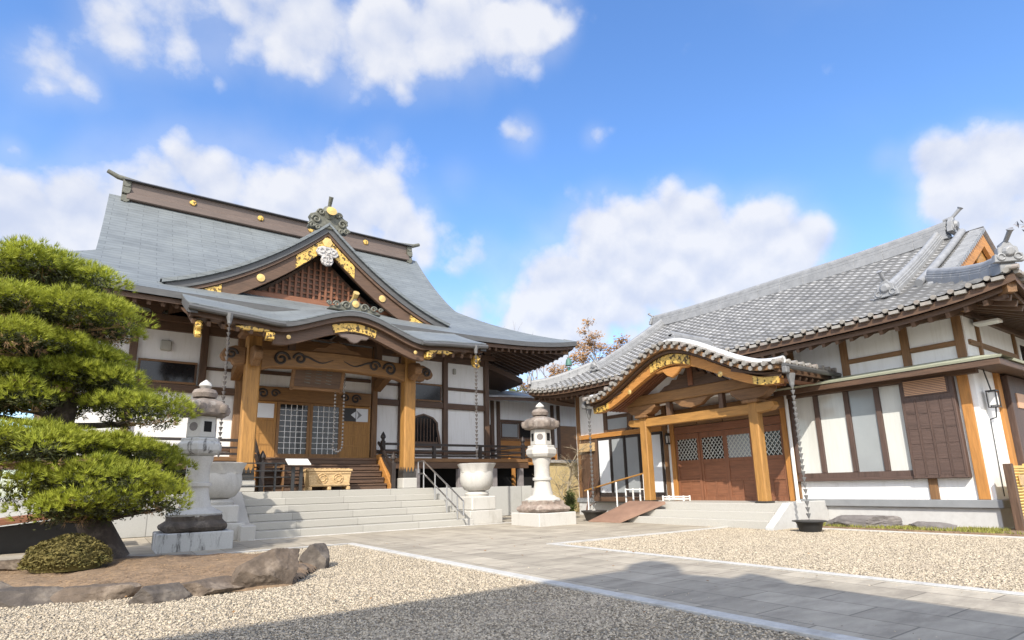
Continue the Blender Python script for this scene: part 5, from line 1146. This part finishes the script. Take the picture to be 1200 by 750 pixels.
# ================================================================== rocks
def rock(label, c, r, mt, seed, group=None, rz=0):
    rg = random.Random(seed*13+1); bm = bmesh.new(); bmesh.ops.create_icosphere(bm, subdivisions=5, radius=1)
    PL = [(Vector((0,0,1)), .85)]
    for _ in range(15):
        n_ = Vector((rg.gauss(0,1), rg.gauss(0,1), rg.gauss(0,.8))).normalized(); PL.append((n_, rg.uniform(.72, 1.0)))
    for v in bm.verts:
        d = v.co.normalized(); k = min([q/max(1e-3, n_.dot(d)) for n_, q in PL if n_.dot(d) > .05]+[1.35])
        k *= 1+.05*noise.noise(d*3+Vector((seed,3,0)))+.03*noise.noise(d*7+Vector((seed,1,0)))+.018*noise.noise(d*16)
        v.co = Vector((d.x*r[0], d.y*r[1], d.z*r[2]))*k
        ca, sa = math.cos(rz), math.sin(rz); v.co = Vector((v.co.x*ca-v.co.y*sa, v.co.x*sa+v.co.y*ca, v.co.z))
    me = bpy.data.meshes.new('garden_rock'); bm.to_mesh(me); bm.free()
    for p in me.polygons: p.use_smooth = True
    me.set_sharp_from_angle(angle=R(22))
    me.materials.append(Mt[mt]); o = bpy.data.objects.new('garden_rock', me); C.objects.link(o); o.location = c
    tag(o, label, 'rock', group); return o
def gp(x, y, z=0): return oz(x, y, z)
RG = 'rocks edging the pine bed'
p = gp(315, 690); rock('large brown rock leaning up at the right corner of the pine bed', (p.x, p.y+.2, .14), (.40,.16,.23), 'rock', 1, RG, .25).rotation_euler = (-.15, -.42, 0)
p = gp(370, 668); rock('squat dark brown rock at the far right end of the edging', (p.x+.05, p.y+.2, .10), (.2,.2,.24), 'darkrock', 2, RG, .2)
p = gp(245, 697); rock('low brown edging rock just left of the large leaning rock', (p.x, p.y+.12, .03), (.34,.17,.13), 'rock', 3, RG, .1)
p = gp(190, 706); rock('two toned angular edging rock, dark in front and pale on top', (p.x, p.y+.14, .02), (.31,.18,.145), 'darkrock', 4, RG, .1)
p = gp(120, 704); rock('low reddish brown edging rock below the clipped azalea', (p.x, p.y+.14, .02), (.31,.18,.13), 'rock', 5, RG, -.2)
p = gp(40, 708); rock('long flat grey brown edging rock at the left edge', (p.x, p.y+.14, .02), (.45,.2,.14), 'darkrock', 6, RG, -.35)
p = gp(-40, 706); rock('flat dark rock outside the left of the bed edging', (p.x, p.y+.2, .03), (.5,.22,.15), 'darkrock', 8, RG, -.4)
p = gp(12, 675); rock('small brown rock lying inside the pine bed at far left', (p.x, p.y, .12), (.28,.16,.10), 'rock', 9, RG, 0)
rock('long flat grey rock on the grass right of the black basin', (12.45, 5.75, .12), (.25,.62,.17), 'greyrock', 11, 'rocks on the grass verge', .1)
rock('low grey rock half sunk in the grass under the shutter', (12.6, 4.55, .06), (.2,.38,.13), 'greyrock', 12, 'rocks on the grass verge', 0)
p = gp(352, 676); rock('small brown rock wedged between the leaning rock and the end rock', (p.x, p.y+.2, .02), (.16,.12,.12), 'rock', 21, RG, .2)
# fallen leaves on gravel and paving
mb = MB()
for i in range(130):
    x, y = rnd.uniform(-.5, 10), rnd.uniform(3, 10.5)
    if inpoly(x, y, bed): continue
    a = rnd.uniform(0, 6.28); s_ = rnd.uniform(.012, .026); d = Vector((math.cos(a), math.sin(a), rnd.uniform(-.3,.3)))*s_; e = Vector((-math.sin(a), math.cos(a), rnd.uniform(-.3,.3)))*s_*.55; q = Vector((x, y, .03))
    mb.add([q-d, q+e, q+d, q-e], [(0,1,2,3)])
tag(mb.build('fallen_leaves', 'redleaf', fix=False), 'a few dry fallen leaves scattered on the court', kind='stuff')
# ================================================================== plants
def tufts(mb, c, r, n, ln, w, k=9, updir=.5, bot=-.15, seedf=1.0):
    """n needle tufts on clump ellipsoid"""
    for _ in range(n):
        while True:
            d = Vector((rnd.gauss(0,1), rnd.gauss(0,1), rnd.gauss(0,1))).normalized()
            if d.z > bot: break
        p = Vector(c)+Vector((d.x*r[0], d.y*r[1], d.z*r[2]))*rnd.uniform(.8, 1.02)
        ax = (d+Vector((0,0,updir))).normalized()
        a = ax.orthogonal().normalized(); b = ax.cross(a); t0 = rnd.uniform(0, 6.28)
        for q in range(k):
            t = t0+q*6.283/k+rnd.uniform(-.2,.2); sp = rnd.uniform(.25, 1.0); l_ = ln*rnd.uniform(.75, 1.15)
            dr = (ax+(a*math.cos(t)+b*math.sin(t))*sp).normalized(); sd = dr.cross(ax)
            if sd.length < .01: continue
            sd = sd.normalized()*w/2; n0 = len(mb.v)
            mb.v += [tuple(p-sd), tuple(p+sd), tuple(p+dr*l_)]; mb.f.append((n0, n0+1, n0+2))
def leafcloud(mb, c, r, n, s, bot=-.1, shell=.75):
    for _ in range(n):
        while True:
            d = Vector((rnd.gauss(0,1), rnd.gauss(0,1), rnd.gauss(0,1))).normalized()
            if d.z > bot: break
        bump_ = 1+.12*noise.noise(d*3+Vector(c))
        q = Vector(c)+Vector((d.x*r[0], d.y*r[1], d.z*r[2]))*rnd.uniform(shell, 1.03)*bump_
        a = Vector((rnd.gauss(0,1), rnd.gauss(0,1), rnd.gauss(0,1))).normalized(); b = a.orthogonal().normalized(); s_ = s*rnd.uniform(.6,1.3)
        mb.add([q-a*s_, q+b*s_*.45, q+a*s_, q-b*s_*.45], [(0,1,2,3)])
t0_ = gp(122, 654, .1); PYc = t0_.y
PT = thing('pine_tree', 'cloud pruned black pine with flat layered green pads left of the hall', 'pine tree', (t0_.x, t0_.y, .08))
def pp(x, y, dy=0): return oy(x, y, PYc+dy)
tp = [pp(124,658), pp(120,640), pp(108,610), pp(88,575,.1), pp(74,535,.15), pp(72,500,.1), pp(78,470,.05), pp(70,430), pp(58,390), pp(66,350), pp(66,310)]
MB().tube(tp, [.30,.24,.20,.165,.16,.15,.135,.12,.10,.07,.04], 12).build('trunk', 'bark', PT, smooth=True)
pads = [(60,338,84,40,0,1.0,1),(45,318,50,22,0,.7,0),(82,378,90,27,-.2,1.0,1),(130,392,36,20,.1,.5,0),(10,365,60,24,-.4,.8,0),(20,408,84,22,-.5,.95,1),(95,425,42,20,.3,.6,0),(160,488,56,32,-.25,.75,1),(120,465,45,24,.3,.6,0),
 (35,535,100,44,-.5,1.05,1),(118,575,68,44,-.7,.8,1),(174,588,44,36,-.35,.6,1),(110,600,70,28,-.6,.7,0),(195,556,28,32,.3,.45,0),(80,448,58,26,-.25,.6,0),(125,455,42,26,-.2,.5,0),(40,470,50,24,-.3,.6,0),(10,448,50,22,-.2,.7,0),(100,432,46,22,-.1,.6,0),(70,480,40,22,.45,.6,0),(-10,480,40,22,.1,.6,0),(85,598,62,24,-.45,.6,0),(140,540,60,30,-.3,.7,0),(60,575,60,34,-.4,.8,0),
 (-70,350,70,34,.1,.9,1),(-80,430,80,30,-.1,.9,1),(-75,530,80,40,0,1.0,1)]
for i, (x, y, rx, rz, dy, ry, br) in enumerate(pads):
    c = pp(x, y, dy); sc_ = (pp(x+10, y, dy)-c).length/10; RX_, RZ_ = rx*sc_, rz*sc_
    near = min(tp, key=lambda q: (q-c).length+abs(q.z-(c.z-.25)))
    MB().tube([near, near.lerp(c, .5)+Vector((0,0,-.06)), c+Vector((0,0,-RZ_*.35))], [.06,.045,.025], 7).build('branch', 'bark', PT, smooth=True)
    for _ in range(2):
        e = c+Vector((rnd.uniform(-.7,.7)*RX_, rnd.uniform(-.6,.6)*ry, -RZ_*.2)); 
        MB().tube([near.lerp(c, .6)+Vector((0,0,-.04)), near.lerp(c, .6).lerp(e, .6)+Vector((0,0,-.05)), e], [.03,.022,.01], 5).build('branch', 'bark', PT, smooth=True)
    mb = MB(); m2 = MB(); nc_ = int(40*RX_*ry)+7
    for k in range(nc_):
        while True:
            u, v = rnd.uniform(-1,1), rnd.uniform(-1,1)
            if u*u+v*v < 1: break
        hgt = math.sqrt(1-(u*u+v*v)*.93); up_ = rnd.random() < .8
        cc_ = Vector((c.x+u*RX_*.93, c.y+v*ry*.93, c.z+(RZ_*hgt*.74 if up_ else -RZ_*.32*hgt)*rnd.uniform(.75, 1.08)))
        rr = rnd.uniform(.15, .28)
        tufts(mb, cc_, (rr*1.2, rr*1.2, rr*.7), 52 if up_ else 16, .10, .0115, 8, .6, -.35)
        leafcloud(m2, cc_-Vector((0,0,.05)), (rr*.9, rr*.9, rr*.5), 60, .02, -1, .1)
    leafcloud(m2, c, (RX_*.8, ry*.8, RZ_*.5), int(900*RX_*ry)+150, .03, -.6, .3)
    mb.build('foliage', 'needle', PT, fix=False)
    m3 = MB()
    for _ in range(int(10*RX_*ry)+3):
        u, v = rnd.uniform(-.85, .85), rnd.uniform(-.85, .85)
        if u*u+v*v > .8: continue
        q = Vector((c.x+u*RX_, c.y+v*ry, c.z-RZ_*.38*math.sqrt(1-u*u-v*v)))
        a = near.lerp(c, .75)+Vector((0, 0, -.05)); m3.tube([a, a.lerp(q, .5)+Vector((rnd.uniform(-.06,.06), 0, -.05)), q], [.014, .009, .004], 4, cap=False)
        tufts(m3, q, (.08,.08,.05), 5, .09, .009, 6, -.1, -1)
    m3.build('dry_twigs', 'litter', PT, fix=False)
    m2.build('inner_fill', 'needleshade', PT, fix=False)  # dark leaves filling the pads as shade between the clumps
# clipped azalea below the pine
p = gp(76, 668, .1); AZ = thing('azalea_bush', 'low clipped brown green azalea mound at the foot of the pine', 'bush', (p.x, p.y, .08))
mb = MB()
cz_ = Vector((p.x, p.y+.35, .16)); leafcloud(mb, cz_, (.47,.46,.34), 9000, .022, -.1); mb.build('foliage', 'azalea', AZ, fix=False)
mb = MB(); mb.lathe([(.01,-.1),(.38,-.08),(.41,.1),(.28,.22),(.01,.27)], tuple(cz_), 20); mb.build('inner_fill', 'azalea', AZ, smooth=True)
def grow(mb, p, d, l_, r, lev, tips, spread=.6, n=3, up=.25):
    pts = [p]; q = p.copy(); dd = d.copy()
    for k in range(3):
        dd = (dd+Vector((rnd.gauss(0,.16), rnd.gauss(0,.16), rnd.gauss(0,.1)+up*.2))).normalized(); q = q+dd*l_/3; pts.append(q.copy())
    mb.tube(pts, [r, r*.85, r*.7, r*.55], 5 if lev > 1 else 3, cap=False)
    if lev == 0: tips.append(q); return
    for k in range(n):
        f = rnd.choice((1, 2, 3)) if k else 3; nd_ = (dd+Vector((rnd.gauss(0,spread), rnd.gauss(0,spread), rnd.gauss(0,spread*.6)+up))).normalized()
        grow(mb, pts[f], nd_, l_*rnd.uniform(.6,.85), r*.55, lev-1, tips, spread, n, up)
def tree(name, label, base, h, lev, n, bark, leafm=None, cnt=0, ls=.1, rad=.5, spread=.6, cat='tree', group=None, r0=None, up=.25):
    t = thing(name, label, cat, base, group); mb = MB(); tips = []; rnd.seed(int(abs(base[0])*37+abs(base[1])*11))
    grow(mb, Vector(base), Vector((0,0,1)), h*.42, r0 or h*.022, lev, tips, spread, n, up); mb.build('trunk', bark, t, smooth=True, fix=False)
    if leafm:
        m2 = MB()
        for q in tips: leafcloud(m2, q, (rad,rad,rad*.75), max(1, cnt//len(tips)), ls, -1, .2)
        m2.build('crown', leafm, t, fix=False)
    return t
def bp(x, Y): p = oy(x, 560, Y); return (p.x, Y, 0)
tree('deciduous_tree', 'russet leaved tree rising behind the left end of the tiled roof', bp(746, 34), 13.7, 4, 3, 'greytwig', 'redleaf', 9000, .14, .7, .5, group='trees behind the halls')
tree('deciduous_tree', 'small orange brown tree just above the tiled hip ridge', bp(706, 36), 13.3, 4, 3, 'greytwig', 'redleaf', 7000, .14, .6, .5, group='trees behind the halls')
tree('evergreen_tree', 'dull green tree behind the corridor roof', bp(606, 30), 8.2, 3, 4, 'greytwig', 'leaf', 7000, .12, .8, .5, group='trees behind the halls')
tree('bare_tree', 'bare grey winter tree between the two halls', bp(640, 36), 12.0, 5, 3, 'greytwig', None, spread=.5, group='trees behind the halls', up=.3)
tree('bare_tree', 'bare winter tree beyond the right end of the tiled roof', (25.5, 2.2, 0), 8.0, 5, 3, 'greytwig', 'greytwig', 1500, .10, .3, .5, group='trees behind the halls')
tree('evergreen_tree', 'dark green tree showing under the pine at far left', bp(-40, 34), 9, 3, 4, 'greytwig', 'leaf', 6000, .14, .9, .5, group='trees behind the halls')
p = gp(708, 603, 0); tree('plum_tree', 'bare pruned plum tree with pale twigs at the left end of the porch', (12.75, 15.0, 0), 2.7, 4, 4, 'twig', None, spread=.8, r0=.055, cat='tree', up=.05)
tree('bare_shrub', 'reddish bare shrub against the wall by the glass doors', (13.0, 14.45, 0), 1.9, 4, 4, 'redtwig', None, spread=.8, r0=.03, cat='shrub', up=.1)
t = thing('conifer_shrub', 'small dark green conical shrub beside the right stone lantern', 'shrub', (11.6, 13.6, 0))
mb = MB(); leafcloud(mb, (11.6,13.6,.45), (.2,.2,.42), 2500, .03, -1, .3); mb.build('foliage', 'leaf', t, fix=False); MB().tube([(11.6,13.6,0),(11.6,13.6,.5)], .02, 6).build('stem', 'bark', t)
# ================================================================== gate house behind the viewer (its roof shades the foreground)
GH = thing('temple_gate', 'roofed temple gate house standing behind the viewpoint', 'gate', (-6.5, -2.2, 0))
for x in (-11, -8, -5, -2.5):
    for y in (-4.6, -1.6): bx('post', 'darkz', GH, x-.2, x+.2, y-.2, y+.2, 0, 5.0, .02)
gx0, gx1 = -14, -2.42
zr, yr = 8.45, -2.1
mb = MB(); V_ = [(gx0-2.6,-.6,5.0),(1.05,-.9,5.0),(.65,-5.4,5.0),(gx0-2.6,-5.4,5.0),(gx0,yr,zr),(gx1,yr,zr)]
mb.add(V_, [(0,1,5,4),(1,2,5),(2,3,4,5),(3,0,4),(0,3,2,1)]); mb.build('roof', 'tile', GH)
bx('ridge', 'ridgetile', GH, gx0, gx1, yr-.15, yr+.15, zr-.2, zr+.10, .02)
MB().lathe([(.05,-.3),(.34,-.2),(.3,.2),(.12,.5),(.0,.55)], (gx1+.05, yr, zr+.1), 10).build('ridge_end_tile', 'ridgetile', GH)
MB().lathe([(.05,-.5),(.32,-.2),(.25,.3),(.05,.62)], (-.5, -1.8, 6.35), 10).build('ridge_end_tile', 'ridgetile', GH)
bx('wall', 'plaster', GH, -11, -5, -3.4, -3.2, 0, 5.0, 0)
# ------------------------------------------------------------------ tidy
for o in bpy.data.objects:
    if 'wl' in o: del o['wl']
for m_ in bpy.data.materials:
    if 'out' in m_: del m_['out']
